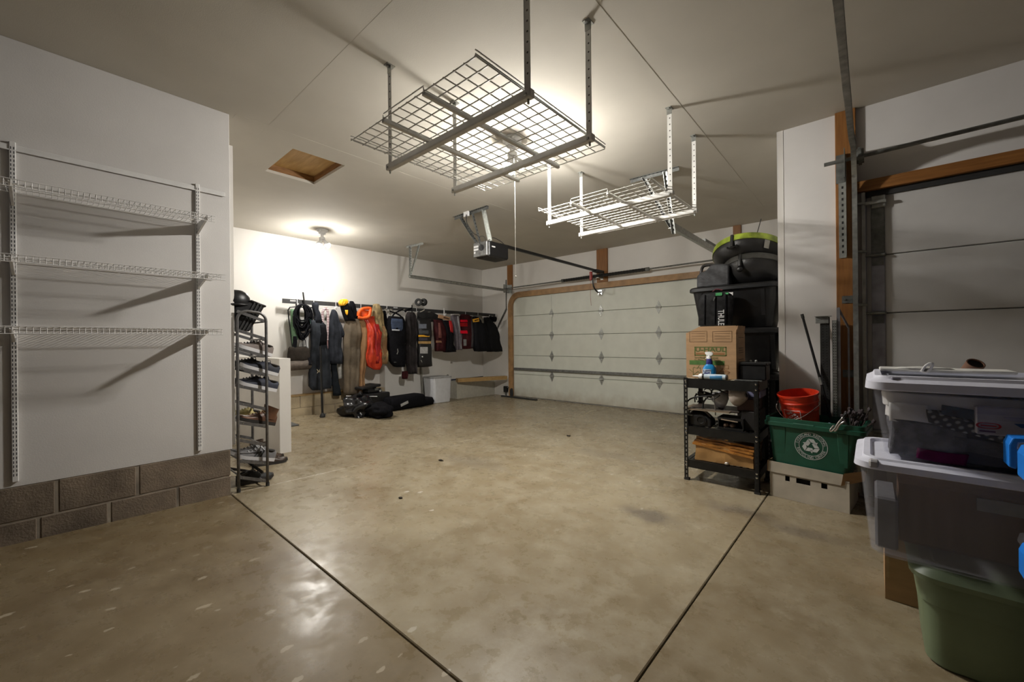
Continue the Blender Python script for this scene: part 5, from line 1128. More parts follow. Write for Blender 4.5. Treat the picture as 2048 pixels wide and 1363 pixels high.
tag(part(MB().span((-.87, 3.95, zb + .131), (-.695, 4.20, zb + .19), .006), 'lavender_box', mat('lavender_box', (.20, .20, .32), .6)), 'lavender box just under the rack top at its right end', 'box')
# bottom shelf: carton wrapped in waxed paper
zb = .2595; xa, xb = sx(1386, 3.84), sx(1509, 3.84)
T = thing('paper_carton', 'sagging brown carton covered with waxed paper on the bottom shelf', 'carton', ((xa + xb) / 2, 4.0, zb))
def crinkle(m, k, s):
    m.v = [(x + k * noise.noise(Vector((x * s, y * s, z * s))), y + k * noise.noise(Vector((x * s + 9, y * s, z * s))), z + k * .5 * noise.noise(Vector((x * s, y * s + 9, z * s)))) for x, y, z in m.v]; return m
def gridbox(a, b, n=10):
    bm = bmesh.new(); bmesh.ops.create_cube(bm, size=1); bmesh.ops.subdivide_edges(bm, edges=bm.edges, cuts=n, use_grid_fill=True)
    bm.verts.index_update(); m = MB(); m.add([Vector([(a[i] + b[i]) / 2 + q.co[i] * (b[i] - a[i]) for i in range(3)]) for q in bm.verts], [[q.index for q in f.verts] for f in bm.faces]); bm.free(); return m
m = gridbox((xa + .02, 3.83, zb + .004), (xb - .012, 4.20, .42), 12); m.v = [(x, y, z - (.05 * (x - xa) if z > .3 else 0)) for x, y, z in m.v]
part(crinkle(m, .012, 9), 'carton_body', mat('tan_carton', (.42, .235, .085), .5, var=.12, scale=7, bump=.3, bscale=20), T)
for k in range(4):
    m = gridbox((xa + .0 + .01 * k, 3.815 + .006 * k, .415 + .018 * k - .018), (xb - .005, 4.18, .432 + .018 * k - .016), 12)
    m.v = [(x, y, z - .10 * (x - xa) * (1 - .18 * k)) for x, y, z in m.v]
    part(crinkle(m, .014, 11 + k), 'paper_fold', BROWNP, T)
tag(part(MB().ball((sx(1454, 3.84), 3.815, zb + .016), (.02, .015, .014), 2, .3), 'crumpled_foil', mat('foil', (.5, .45, .4), .3, .5), smooth=True), 'small crumpled pale scrap on the bottom shelf edge', 'scrap')

# black totes behind
def tote(label, x0, x1, y0, y1, z0, z1, group=None, taper=.06, ribs=True):
    cx, cy = (x0 + x1) / 2, (y0 + y1) / 2; w, d = x1 - x0, y1 - y0
    T = thing('storage_tote', label, 'tote', (cx, cy, z0), 0, group)
    part(tub(MB(), w - taper * 2 - .05, d - taper * 2 - .05, w - .06, d - .06, 0, z1 - z0 - .045, .07, .004), 'tote_body', BLK, T, smooth=True, local=True, auto=40)
    part(MB().loft([rbox(w - .04, d - .04, z1 - z0 - .055, .07), rbox(w, d, z1 - z0 - .05, .085), rbox(w, d, z1 - z0 - .02, .085), rbox(w - .03, d - .03, z1 - z0 - .004, .08), rbox(w - .08, d - .08, z1 - z0, .06), rbox(w - .1, d - .1, z1 - z0 - .012, .06)]), 'tote_lid', BLK, T, smooth=True, local=True, auto=35)
    if ribs:
        for fx in (-.38, .30):
            part(MB().loft([[(fx * w + a, -d / 2 + taper + .022, .05), (fx * w + a, -d / 2 + .024, z1 - z0 - .07), (fx * w + a, -d / 2 + .06, z1 - z0 - .07), (fx * w + a, -d / 2 + taper + .06, .05)] for a in (0, .035)]), 'rib', BLK, T, local=True)
    return T
zT = 1.895; zB = 1.452
tote('large black tote at the top of the stack behind the moving box', -1.475, -.630, 4.55, 5.10, zB, zT)
tote('black tote in mid stack, its lid edge showing right of the moving box', -1.05, -.630, 4.50, 5.12, 1.0, zB - .002)
tote('black tote on the floor under the stack behind the rack', -1.06, -.630, 4.52, 5.10, fz(4.8) + .001, .998)
# travel bag hung on the tote
T = thing('travel_bag', 'black zipped travel bag with white vertical lettering before the top tote', 'bag', (at(1433, 640, Y=4.5).x, 4.5, 1.44))
g = lambda x, y, Y=4.47: at(x, y, Y=Y)
m = MB(); rings = []
for y, l, r in ((584, 1408, 1462), (588, 1403, 1466), (600, 1398, 1468), (625, 1397, 1466), (650, 1397, 1464)):
    A, B = g(l, y), g(r, y); c = (A + B) / 2; hw = (B.x - A.x) / 2
    rings.append([(c.x + hw * math.copysign(abs(math.cos(a)) ** .6, math.cos(a)), 4.475 + .045 * math.copysign(abs(math.sin(a)) ** .6, math.sin(a)) * (.7 if y < 586 else 1) + .006 * noise.noise(Vector((a * 3, y * .1, 0))), c.z) for a in [2 * PI * j / 28 for j in range(28)]])
part(m.loft(rings), 'bag_body', mat('black_ballistic', (.020, .020, .021), .6, var=.3, bump=.35, bscale=30), T, smooth=True, auto=60)
for px in (1410, 1431, 1452): part(MB().tube([g(px, 589, 4.425), g(px - .5, 620, 4.424), g(px - 1, 649, 4.424)], .005, 5), 'seam', BLKC, T)
part(MB().tube([g(1430, 594, 4.42), g(1427, 601, 4.415)], .006, 5), 'zip_pull', GALV, T)
part(MB().text('THULE', .078, frame(g(1441.5, 634.8, 4.4255), (0, 0, -1), (1, 0, 0)) @ Matrix.Diagonal((.66, 1, 1, 1)), .0012, bold=.0015), 'lettering', PRINTW, T)
gp = mat('green_tag', (.04, .30, .09), .5)
part(MB().prism([g(1431, 585.5, 4.42), g(1444, 584.5, 4.42), g(1444, 590.5, 4.42), g(1431, 591.5, 4.42)], (0, .004, 0)), 'green_tag', gp, T)
part(MB().prism([g(1450, 585, 4.42), g(1457, 584.5, 4.42), g(1457, 588, 4.42), g(1452, 588, 4.42)], (0, .004, 0)), 'green_tag', gp, T)
part(MB().prism([g(1457, 584.5, 4.419), g(1466, 584, 4.419), g(1465.5, 590.5, 4.419), g(1463, 588, 4.419)], (0, .004, 0)), 'white_tag', PRINTW, T)
part(MB().tube(curve([g(1425, 583, 4.44), g(1433, 578, 4.44), g(1445, 580, 4.44)], 4), .006, 5), 'hang_loop', mat('dark_red_cord', (.12, .02, .03), .6), T)
# jug
zl = zT + .001
T = thing('litter_jug', 'dark plastic jug with a moulded handle on the top black tote', 'jug', (at(1415, 560, Y=4.72).x, 4.74, zl))
ga = lambda x, y: at(x, y, Y=4.66)
z0 = zl; poly = [ga(1393, 570), ga(1393, 552), ga(1400, 545), ga(1412, 540), ga(1420, 531), ga(1430, 526.5), ga(1445, 526.5), ga(1458, 530), ga(1458, 570)]
poly = [Vector((p.x, p.y, z0 if i in (0, 8) else max(p.z, z0 + .02))) for i, p in enumerate(poly)]
DJ = mat('charcoal_jug', (.030, .030, .034), .55, var=.4, scale=22, bump=.2)
part(MB().prism(poly, (0, .17, 0)), 'jug_body', DJ, T, bevel=.015)
part(MB().tube(curve([ga(1397, 549) + Vector((0, .08, 0)), ga(1399, 536) + Vector((0, .08, 0)), ga(1404, 529.5) + Vector((0, .08, 0)), ga(1416, 527.5) + Vector((0, .08, 0)), ga(1428, 529) + Vector((0, .08, 0))], 5), .017, 8), 'jug_handle', mat('worn_grey_plastic', (.045, .042, .042), .5), T, smooth=True)
# two nested round tubs, tipped back
def disc(label, c, R_, depth, tilt, rim, band, extra=False):
    Rm = Matrix.Rotation(-tilt, 3, 'X'); T = thing('round_tub', label, 'tub', (c[0], c[1], zl))
    SH = mat('black_tub_shell', (.026, .025, .025), .38, .1, var=.4, scale=3)
    part(MB().lathe([(0, -depth), (R_ * .55, -depth), (R_ * .80, -depth * .72), (R_ * .93, -depth * .4), (R_ * .985, -.03), (R_ * .985, 0), (R_ * .95, 0), (R_ * .90, -depth * .4), (R_ * .5, -depth + .02), (0, -depth + .02)], c, 48, Rm), 'shell', SH, T, smooth=True, auto=50)
    part(MB().lathe([(R_ * .97, -.022), (R_ * 1.005, -.024), (R_ * 1.012, band * .5), (R_ * 1.0, band), (R_ * .96, band), (R_ * .96, -.02)], c, 48, Rm, cap=False), 'rim_band', rim, T, smooth=True, auto=40)
    def pt(a, r, z): return Rm @ Vector((r * math.cos(a), r * math.sin(a), z)) + Vector(c)
    la = -PI / 2 - .25
    part(MB().tube([pt(la, R_ * 1.03, band * .8), pt(la, R_ * 1.02, -.03), pt(la, R_ * .99, -.10)], .016, 7), 'latch', BLK, T)
    if extra:
        part(MB().tube(curve([pt(la - .15, R_ * .97, -.085), pt(la - .07, R_ * 1.0, -.11), pt(la + .07, R_ * 1.0, -.11), pt(la + .15, R_ * .97, -.085)], 4), .010, 6), 'handle', BLK, T)
        a = -PI / 2 + .62; part(MB().prism([pt(a, R_ * 1.0, -.03), pt(a + .14, R_ * 1.0, -.03), pt(a + .14, R_ * .965, -.12), pt(a, R_ * .965, -.12)], (0, -.012, .0)), 'sticker', mat('worn_sticker', (.32, .31, .28), .6), T)
        part(MB().tube([pt(-PI / 2 + .4, R_ * .9, .02), pt(-PI / 2 + .55, R_ * .75, .28)], .004, 5), 'antenna', BLKS, T)
    else: part(MB().ball(pt(la, R_ * .965, -.13), (.03, .02, .03), 2), 'latch_knob', BLK, T, smooth=True)
LIME = mat('lime_band', (.26, .33, .035), .4, var=.35, scale=9); GRB = mat('grey_band', (.10, .10, .095), .45, var=.3, scale=9)
disc('round black tub with a lime green rim, upper of the two on the totes', (-.985, 5.02, 2.245), .35, .20, .42, LIME, .045, True)
disc('round black tub with a grey rim, lower of the two on the totes', (-.915, 4.93, 2.055), .30, .17, .40, GRB, .038)

# ================================================================== RECYCLING TOTE GROUP
GRN = mat('dark_green_plastic', (.010, .075, .045), .42, var=.12, scale=8)
oa = Vector((-.616, 3.846, fz(3.83))); ob = Vector((-.126, 3.794, fz(3.79))); bu = (ob - oa); bang = math.atan2(bu.y, bu.x); bL = .50
T = thing('file_box', 'worn white cardboard file box on the floor under the green tote', 'box', (oa.x, oa.y, oa.z), bang)
def LB(m): return m
hz = .225
fp = [(0, 0, .001), (bL, 0, .001), (bL, 0, hz), (0, 0, hz)]
# front with three real hand holes: built from strips around them
m = MB(); zh0, zh1 = .150, .178
m.span((0, 0, .001), (bL, .005, zh0 - .006)).span((0, 0, zh1 + .006), (bL, .005, hz))
cuts = [(.105, .135), (.178, .268), (.335, .372)]; prev = 0
for a, b in cuts: m.span((prev, 0, zh0 - .006), (a, .005, zh1 + .006)); prev = b
m.span((prev, 0, zh0 - .006), (bL, .005, zh1 + .006))
part(m, 'front_panel', CARDW, T, local=True)
part(MB().span((0, .005, .001), (.005, .38, hz)), 'side_panel', CARDW, T, local=True)
part(MB().span((bL - .005, .005, .001), (bL, .38, hz)), 'side_panel', CARDW, T, local=True)
part(MB().span((.005, .375, .001), (bL - .005, .38, hz)), 'back_panel', CARDW, T, local=True)
part(MB().span((.005, .005, .001), (bL - .005, .375, .006)), 'base_panel', CARDW, T, local=True)
part(MB().span((.008, .03, .12), (bL - .008, .30, .20)), 'dark_filling', DARK, T, local=True)
m = MB().prism([(-.010, -.008, hz - .028), (bL - .045, -.008, hz - .030), (bL - .035, -.008, hz + .052), (-.008, -.008, hz + .058)], (0, .005, 0)).span((-.010, -.004, hz + .001), (bL + .0, .388, hz + .005))
part(m, 'lid', CARDW, T, local=True)
part(MB().prism([(-.012, -.008, hz - .028), (-.012, .30, hz - .028), (-.010, .30, hz + .05), (-.010, -.008, hz + .058)], (-.005, 0, 0)), 'lid_side', CARD, T, local=True)
part(MB().prism([(bL - .047, -.014, hz - .030), (bL - .030, -.014, hz + .062), (bL + .085, .07, hz + .090), (bL + .070, .065, hz + .012)], (.004, .006, 0)), 'lid_flap', CARD, T, local=True)
# green tote (sits in the lid)
gz = fz(3.8) + hz + .0055
T = thing('recycling_tote', 'dark green recycling tote with a white round emblem on the file box', 'tote', (oa.x, oa.y, gz), bang)
gx0, gx1 = -.018, .575; gy0, gy1 = 0.004, .345; gh = .392
def trap(z, e, x0=gx0, x1=gx1, y0=gy0, y1=gy1, r=.04): return [Vector((p.x + (x0 + x1) / 2, p.y + (y0 + y1) / 2, z)) for p in rbox(x1 - x0 + e * 2, y1 - y0 + e * 2, z, r)]
def body(z): k = 1 - z / gh; return trap(z, 0, gx0 + .035 * k, gx1 - .09 * k, gy0 + .012 * k, gy1 - .04 * k)
rin = []
for z in (gh - .002, .012):
    k = 1 - z / gh; rin.append(trap(z, -.004, gx0 + .035 * k, gx1 - .09 * k, gy0 + .012 * k, gy1 - .04 * k, .036))
part(MB().loft([body(.0), body(.06), body(.2), body(gh - .03), body(gh - .002)] + rin), 'tote_body', GRN, T, local=True, smooth=True, auto=40)
m = MB().loft([trap(gh - .055, .006), trap(gh - .05, .020), trap(gh - .022, .022), trap(gh - .018, .014), trap(gh + .012, .014), trap(gh + .016, .008), trap(gh + .014, -.006), trap(gh - .05, -.006)])
part(m, 'rim', GRN, T, local=True, smooth=True, auto=40)
for a, b in ((.02, .11), (.43, .50)):
    part(MB().prism([(a, gy0 - .004, gh - .055), (b, gy0 - .004, gh - .055), (b - .008, gy0 + .010, .09), (a + .012, gy0 + .010, .09)], (0, .012, 0)), 'raised_panel', GRN, T, local=True, bevel=.004)
part(MB().span((.16, gy0 - .022, gh - .034), (.30, gy0 + .0, gh - .012), .006), 'rim_grip', GRN, T, local=True)
# emblem on the sloping front
ec = Vector((.272, 0, .215)); fr_ = lambda z: gy0 + .012 * (1 - z / gh) - .0008
def ept(r, a): z = ec.z + r * math.sin(a); return Vector((ec.x + r * math.cos(a), fr_(z), z))
EW = mat('emblem_white', (.50, .52, .51), .6, var=.08)
def ringm(m, r0, r1, a0, a1, n):
    A = [ept(r1, a0 + (a1 - a0) * i / n) for i in range(n + 1)]; B = [ept(r0, a0 + (a1 - a0) * i / n) for i in range(n + 1)]; off = Vector((0, -.0012, 0))
    for i in range(n): m.prism([A[i], A[i + 1], B[i + 1], B[i]], off)
    return m
part(ringm(MB(), .1005, .1040, 0, 2 * PI, 48), 'emblem_ring', EW, T, local=True)
part(ringm(MB(), .0735, .0765, 0, 2 * PI, 40), 'emblem_ring', EW, T, local=True)
def ringtext(word, rad, mid, span, size, up):
    m = MB(); n = len(word)
    for i, ch in enumerate(word):
        if ch == ' ': continue
        f = (i + .5) / n - .5; a = mid - span * f if up else mid + span * f; o = ept(rad, a) + Vector((0, -.0006, 0))
        y = Vector((math.cos(a), 0, math.sin(a))) * (1 if up else -1); x = Vector((math.sin(a), 0, -math.cos(a))) * (1 if up else -1)
        m.text(ch, size, frame(o, x, y), .0007)
    return m
part(ringtext('SIOUXLAND REGIONAL', .0885, PI / 2, 2.95, .024, True), 'lettering', EW, T, local=True)
part(ringtext('RECYCLING CENTER', .0885, -PI / 2, 2.6, .024, False), 'lettering', EW, T, local=True)
for k in range(3):          # three chasing arrows, each a folded band
    rot = -k * 2 * PI / 3
    def q(x, z): c, s = math.cos(rot), math.sin(rot); X = x * c - z * s; Z = x * s + z * c; return Vector((ec.x + X, fr_(ec.z + Z) - .0002, ec.z + Z))
    off = Vector((0, -.0013, 0)); m = MB()
    m.prism([q(-.040, .012), q(-.018, .050), q(-.002, .024), q(-.018, -.002)], off)
    m.prism([q(-.016, .054), q(.018, .054), q(.034, .026), q(.012, .026), q(.0, .030)], off)
    m.prism([q(.044, .034), q(.034, .008), q(.012, .022)], off)
    part(m, 'recycling_arrow', EW, T, local=True)
# dark filling of odds and ends
part(crinkle(gridbox((gx0 + .03, gy0 + .03, .20), (gx1 - .05, gy1 - .04, .32), 8), .03, 9), 'dark_filling', mat('dark_clutter', (.02, .02, .018), .8), T, local=True)
def G_(x, y, z): return Matrix.Translation((oa.x, oa.y, gz)) @ Matrix.Rotation(bang, 4, 'Z') @ Vector((x, y, z))
# red bucket, tilted
c = at(1594, 806, Y=4.02)
T = thing('bucket', 'bright red orange bucket with a wire handle in the green tote', 'bucket', (c.x, c.y, gz + .29))
Rb = Matrix.Rotation(-.10, 3, 'Y') @ Matrix.Rotation(.16, 3, 'X'); BKT = mat('red_orange_plastic', (.70, .040, .012), .35, var=.08)
bc = Vector((c.x, c.y + .02, c.z + .085)); 
part(MB().lathe([(0, -.26), (.118, -.26), (.124, -.14), (.131, -.135), (.131, -.125), (.128, -.12), (.130, -.075), (.137, -.072), (.137, -.062), (.133, -.058), (.136, -.02), (.142, -.018), (.144, 0), (.136, .001), (.133, -.02), (.118, -.25), (0, -.25)], bc, 36, Rb), 'bucket_body', BKT, T, smooth=True, auto=35)
def bk(a, r, z): return bc + Rb @ Vector((r * math.cos(a), r * math.sin(a), z))
part(MB().tube(curve([bk(PI + .1, .145, -.065), bk(PI + .35, .16, -.12), bk(-PI / 2 - .5, .165, -.18), bk(-PI / 2 + .1, .152, -.165), bk(-.5, .150, -.09), bk(-.15, .143, -.066)], 6), .0028, 6), 'wire_handle', CHROME, T, smooth=True)
m = MB(); a0 = -PI / 2 - .30
def bl(u, v): a = a0 + u / .131; return bk(a, .1318 + (v + .16) * .07, -.11 + v)
for (u0, v0, u1, v1) in ((-.055, .0, .055, -.004), (.055, -.004, .055, -.10), (-.055, .0, -.055, -.10), (-.055, -.10, .055, -.10)):
    pts = [bl(u0 + (u1 - u0) * i / 6, v0 + (v1 - v0) * i / 6) for i in range(7)]; m.tube(pts, .0022, 4)
m2 = MB()
for k, wd_ in enumerate((('THE',), ('HOME',), ('DEPOT',))):
    u, v = -.012 + .012 * k, -.030 - .024 * k + .006
    o = bl(u, v); tx = (bl(u + .01, v + .007) - o).normalized(); ty = (bl(u - .007, v + .01) - o).normalized(); z_ = tx.cross(ty)
    m2.text(wd_[0], .026, frame(o + z_ * .0035, tx, ty))
part(m, 'logo_frame', PRINTW, T); part(m2, 'lettering', PRINTW, T)
# long things standing in the tote against the wall
def stick(name, label, cat, pt, pb, r, mt, n=8, extra=None):
    T = thing(name, label, cat, pb); part(MB().tube([pb, pt], r, n), 'shaft', mt, T)
    return T
pt = at(1604, 628, Y=4.20); pb2 = at(1662, 836, Y=4.10)
T = stick('pole', 'thin black pole leaning in the green tote behind the bucket', 'pole', pt, pb2, .0095, BLKS)
part(MB().tube([pt + (pb2 - pt) * .62, pt + (pb2 - pt) * .69], .0108, 8), 'steel_sleeve', GALV, T)
part(MB().tube([pt, pt + (pb2 - pt) * .04], .012, 8), 'end_cap', RUB, T)
def perf_chan(name, label, xl, xr, ytop, ybot, Y, mt, holes=True, dep=.03):
    a = at(xl, ytop, Y=Y); b = at(xr, ytop, Y=Y); zb_ = gz + .10; T = thing(name, label, 'rail', (a.x, Y, zb_)); w_ = b.x - a.x
    part(MB().span((a.x, Y, zb_), (b.x, Y + .003, a.z)).span((a.x, Y, zb_), (a.x + .003, Y + dep, a.z)).span((b.x - .003, Y, zb_), (b.x, Y + dep, a.z)), 'channel', mt, T)
    if holes:
        h = MB(); z = a.z - .03
        while z > zb_ + .2:
            for s in (.3, .7): h.lathe([(0, 0), (.0035, 0), (.0035, .002), (0, .002)], (a.x + w_ * s, Y - .0005, z), 6, Matrix.Rotation(PI / 2, 3, 'X'))
            z -= .022
        part(h, 'holes', DARK, T, kind='stuff')
    return T
T = perf_chan('metal_channel', 'dark perforated steel channel with a pale clip in the green tote', 1640, 1659, 634, 830, 4.17, mat('dark_steel_channel', (.05, .05, .05), .4, .4), True, .04)
c = at(1648, 640, Y=4.16); part(MB().span((c.x - .055, 4.155, c.z - .025), (c.x + .03, 4.165, c.z + .03)).span((c.x - .06, 4.13, c.z + .03), (c.x + .05, 4.20, c.z + .034)), 'end_clip', GALV, T)
perf_chan('metal_channel', 'bright perforated steel channel in the middle of the tote bundle', 1664, 1674, 640, 836, 4.15, GALV, True)
T = perf_chan('metal_channel', 'tall plain silver channel leaning by the wood post', 1673, 1680, 615, 836, 4.16, mat('silver_channel', (.36, .36, .38), .35, .6), False)
a, b = at(1676, 615, Y=4.17), at(1697, 655, Y=4.22); c = at(1690, 830, Y=4.20)
part(MB().bar(a, b, .012, .012).bar(b, Vector((b.x, 4.22, gz + .2)), .012, .012), 'second_rail', mat('silver_channel', (.36, .36, .38)), T)
# clamp hooked over the rim, thorny dark sprigs
T = thing('spring_clamp', 'silver spring clamp clipped over the green tote rim', 'clamp', (G_(.50, gy0 - .03, gh - .05)))
P_ = lambda x, y, yy=None: at(x, y, Y=3.765)
part(MB().tube(curve([P_(1687, 833), P_(1676, 846), P_(1670, 856), P_(1662, 862), P_(1661, 858), P_(1668, 850)], 4), .0065, 7), 'jaw', CHROME, T, smooth=True)
part(MB().tube(curve([P_(1690, 842), P_(1680, 848), P_(1674, 858), P_(1669, 862)], 4), .006, 7), 'jaw', CHROME, T, smooth=True)
part(MB().tube(curve([P_(1687, 833), P_(1690, 828), P_(1693, 826)], 3), .010, 7), 'grip', BLK, T)
T = thing('dried_sprigs', 'dark dried sprigs bunched at the right end of the green tote', 'sprigs', G_(.50, .16, gh))
for k in range(26):
    b0 = G_(.47 + .08 * random.random(), .10 + .16 * random.random(), gh - .08); d = Vector((random.uniform(-.05, .09), random.uniform(-.05, .05), random.uniform(.10, .20)))
    part(MB().tube(curve([b0, b0 + d * .5 + Vector((random.uniform(-.02, .02), 0, 0)), b0 + d], 3), [.004] * 6 + [.002], 5), 'stem', mat('dark_twig', (.05, .035, .03), .8), T)
    part(MB().ball(b0 + d, (.014, .012, .018), 1, .5, k), 'seed_head', mat('dark_pod', (.06, .045, .05), .7), T)
tag(part(MB().ball(G_(.38, .05, gh + .0), (.016, .012, .012), 1), 'bottle_cap', mat('pale_blue_cap', (.25, .38, .5), .4)), 'pale blue cap on top of the tote filling', 'cap')

# ================================================================== STACK OF STORAGE BINS AT THE RIGHT
def clear_bin(name, label, x0, x1, y0, y1, z0, z1, lidh, shell, lidm, taper=.035, lide=.02, lid_over=.0, latch=None, ribs=True):
    cx, cy = (x0 + x1) / 2, (y0 + y1) / 2; w_, d_ = x1 - x0, y1 - y0; h = z1 - z0
    T = thing(name, label, 'bin', (cx, cy, z0))
    part(tub(MB(), w_ - taper * 2, d_ - taper * 2, w_, d_, 0.001, h, .05, .0025), 'bin_body', shell, T, local=True, smooth=True, auto=40)
    W_, D_ = w_ + lide * 2, d_ + lide * 2
    part(MB().loft([rbox(W_ - .02, D_ - .02, h - .012, .06), rbox(W_, D_, h - .008, .065), rbox(W_ - .008, D_ - .008, h + lidh * .45, .06), rbox(W_ - .05, D_ - .05, h + lidh * .75, .05), rbox(W_ - .06, D_ - .06, h + lidh, .05), rbox(W_ - .10, D_ - .10, h + lidh, .04), rbox(W_ - .115, D_ - .115, h + lidh * .6, .04)]), 'bin_lid', lidm, T, local=True, smooth=True, auto=30)
    return T
CLEARW = CLEAR
# green bin on the floor
f0 = fz(2.3)
GL = mat('sage_green_plastic', (.165, .215, .125), .42, var=.06, scale=6)
T = thing('storage_bin', 'sage green bin with a lid standing on the floor at the right', 'bin', (.42, 2.36, f0))
part(MB().loft([[Vector((p.x + .005, p.y, p.z)) for p in rbox(.52, .34, .001, .06)], rbox(.535, .36, .012, .07), rbox(.565, .40, .24, .075), rbox(.58, .415, .243, .075), rbox(.585, .42, .345, .08), rbox(.575, .41, .345, .075), rbox(.52, .35, .02, .06)]), 'bin_body', GL, T, local=True, smooth=True, auto=35)
part(MB().loft([rbox(.600, .435, .330, .08), rbox(.625, .46, .333, .09), rbox(.630, .465, .352, .09), rbox(.60, .435, .372, .085), rbox(.56, .40, .384, .07), rbox(.50, .34, .384, .06), rbox(.48, .32, .376, .05)]), 'bin_lid', GL, T, local=True, smooth=True, auto=30)
zgl = f0 + .386
# brown carton behind it, carrying the overhang
T = thing('carton', 'plain brown carton on the floor left of the green bin', 'carton', (.17, 2.78, fz(2.8)))
open_box(T, .045, .34, 2.625, 2.93, fz(2.62) + .001, zgl - .006, CARD, .006)
part(MB().span((.045, 2.625, zgl - .006), (.34, 2.93, zgl - .001)), 'top_flap', CARD, T)
part(MB().span((.05, 2.6235, .20), (.06, 2.626, .32)), 'tape', mat('tan_tape', (.45, .30, .16), .4), T)
# lower clear bin
zl0 = zgl + .002; zl1 = .845
T = clear_bin('storage_bin', 'lower clear bin with a white lid on the sage green one', -.035, .60, 2.10, 2.56, zl0, zl1, .03, CLEARB, LIDW, .03, .018)
part(MB().box((-.275, -.215, zl1 - zl0 + .010), (.03, .07, .030), None, .006), 'lid_tab', mat('grey_tab', (.36, .35, .36), .5), T, local=True)
T2 = thing('carton', 'brown carton inside the lower clear bin', 'carton', (.33, 2.33, zl0 + .005))
open_box(T2, .085, .545, 2.33, 2.50, zl0 + .006, zl0 + .24, mat('dim_cardboard', (.20, .115, .075), .75, var=.1, stretch=(6, 6, .3), scale=4), .005)
part(MB().span((.085, 2.33, zl0 + .24), (.545, 2.50, zl0 + .245)), 'top_flap', mat('dim_cardboard', (.2, .12, .08)), T2)
tag(part(MB().span((.010, 2.20, zl0 + .006), (.078, 2.46, zl0 + .21), .008), 'grey_folder', mat('grey_folder', (.20, .20, .215), .6)), 'grey folder standing in the left end of the lower clear bin', 'folder')
tag(part(MB().span((.30, 2.322, zl0 + .19), (.46, 2.328, zl0 + .238)), 'paper_sheet', mat('grey_paper', (.35, .35, .35), .7)), 'pale sheet at the front of the lower clear bin', 'paper')
# upper clear bin
zu0 = zl1 + .032; zu1 = 1.150
T = clear_bin('storage_bin', 'upper clear bin of folded clothes with a white lid', .005, .62, 2.115, 2.60, zu0, zu1, .042, CLEAR, LIDW, .035, .022)
part(MB().box((-.235, -.225, zu1 - zu0 + .033), (.045, .03, .012), Matrix.Rotation(.3, 3, 'Z'), .003), 'lid_mark', mat('violet_grey_mark', (.35, .34, .42), .5), T, local=True)
def cloth(name, label, a, b, mt, k=.03, s=7, n=14):
    m = crinkle(gridbox(a, b, n), k, s); return tag(part(m, name, mt, smooth=True), label, 'clothing')
SHW = mat('white_linen', (.74, .73, .70), .85, var=.05, bump=.2, bscale=20); SWG = mat('grey_knit', (.115, .115, .13), .9, var=.3, scale=30, bump=.4, bscale=120)
cloth('folded_sheet', 'white folded sheet along the top of the upper clear bin', (.045, 2.165, zu0 + .19), (.40, 2.52, zu1 - .03), SHW, .022, 8)
cloth('folded_sheet', 'white sheet bulging down the left end of the upper clear bin', (.052, 2.16, zu0 + .135), (.17, 2.45, zu0 + .21), SHW, .020, 9)
cloth('sweater', 'grey knit sweater low in the left of the upper clear bin', (.058, 2.160, zu0 + .010), (.25, 2.50, zu0 + .145), SWG, .022, 9)
PLD = mat('black_white_plaid', (.5, .5, .5), .85, scale=1); nt = PLD.node_tree
tcx = nt.nodes.new('ShaderNodeTexCoord'); mpx = nt.nodes.new('ShaderNodeMapping'); mpx.inputs['Rotation'].default_value = (0, .45, 0); mpx.inputs['Scale'].default_value = (1, .001, 1)
w1 = nt.nodes.new('ShaderNodeTexWave'); w1.bands_direction = 'X'; w1.inputs['Scale'].default_value = 13; w1.inputs['Distortion'].default_value = .6
w2 = nt.nodes.new('ShaderNodeTexWave'); w2.bands_direction = 'Z'; w2.inputs['Scale'].default_value = 16; w2.inputs['Distortion'].default_value = .6
nt.links.new(tcx.outputs['Object'], mpx.inputs[0]); nt.links.new(mpx.outputs[0], w1.inputs[0]); nt.links.new(mpx.outputs[0], w2.inputs[0])
ml = nt.nodes.new('ShaderNodeMath'); ml.operation = 'MULTIPLY'; nt.links.new(w1.outputs[1], ml.inputs[0]); nt.links.new(w2.outputs[1], ml.inputs[1])
rpx = nt.nodes.new('ShaderNodeValToRGB'); rpx.color_ramp.elements[0].position = .22; rpx.color_ramp.elements[0].color = (.012, .012, .018, 1); rpx.color_ramp.elements[1].position = .75; rpx.color_ramp.elements[1].color = (.42, .42, .42, 1)
nt.links.new(ml.outputs[0], rpx.inputs[0]); nt.links.new(rpx.outputs[0], nt.nodes['Principled BSDF'].inputs['Base Color'])
def slope(m, x0, dz): m.v = [(x, y, z + dz * (x - x0)) for x, y, z in m.v]; return m
def scloth(name, label, a, b, mt, dz, k=.018, s=9):
    return tag(part(slope(crinkle(gridbox(a, b, 14), k, s), a[0], dz), name, mt, smooth=True), label, 'clothing')
scloth('plaid_shirt', 'black and white plaid shirt across the middle of the upper clear bin', (.16, 2.152, zu0 + .150), (.42, 2.46, zu0 + .195), PLD, -.32)
scloth('blue_shirt', 'dark blue patterned shirt lying above the plaid one', (.20, 2.160, zu0 + .182), (.45, 2.47, zu0 + .215), mat('blue_floral', (.020, .060, .13), .8, scale=45, col2=(.008, .015, .04)), -.22)
scloth('grey_jeans', 'grey trousers under the plaid shirt in the upper clear bin', (.22, 2.158, zu0 + .055), (.47, 2.47, zu0 + .105), mat('stone_grey_cloth', (.085, .085, .10), .85, var=.25, bump=.3), -.12)
scloth('magenta_cloth', 'magenta cloth at the bottom of the upper clear bin', (.13, 2.150, zu0 + .006), (.26, 2.40, zu0 + .045), mat('magenta_cloth', (.10, .008, .055), .8, bump=.3), -.05)
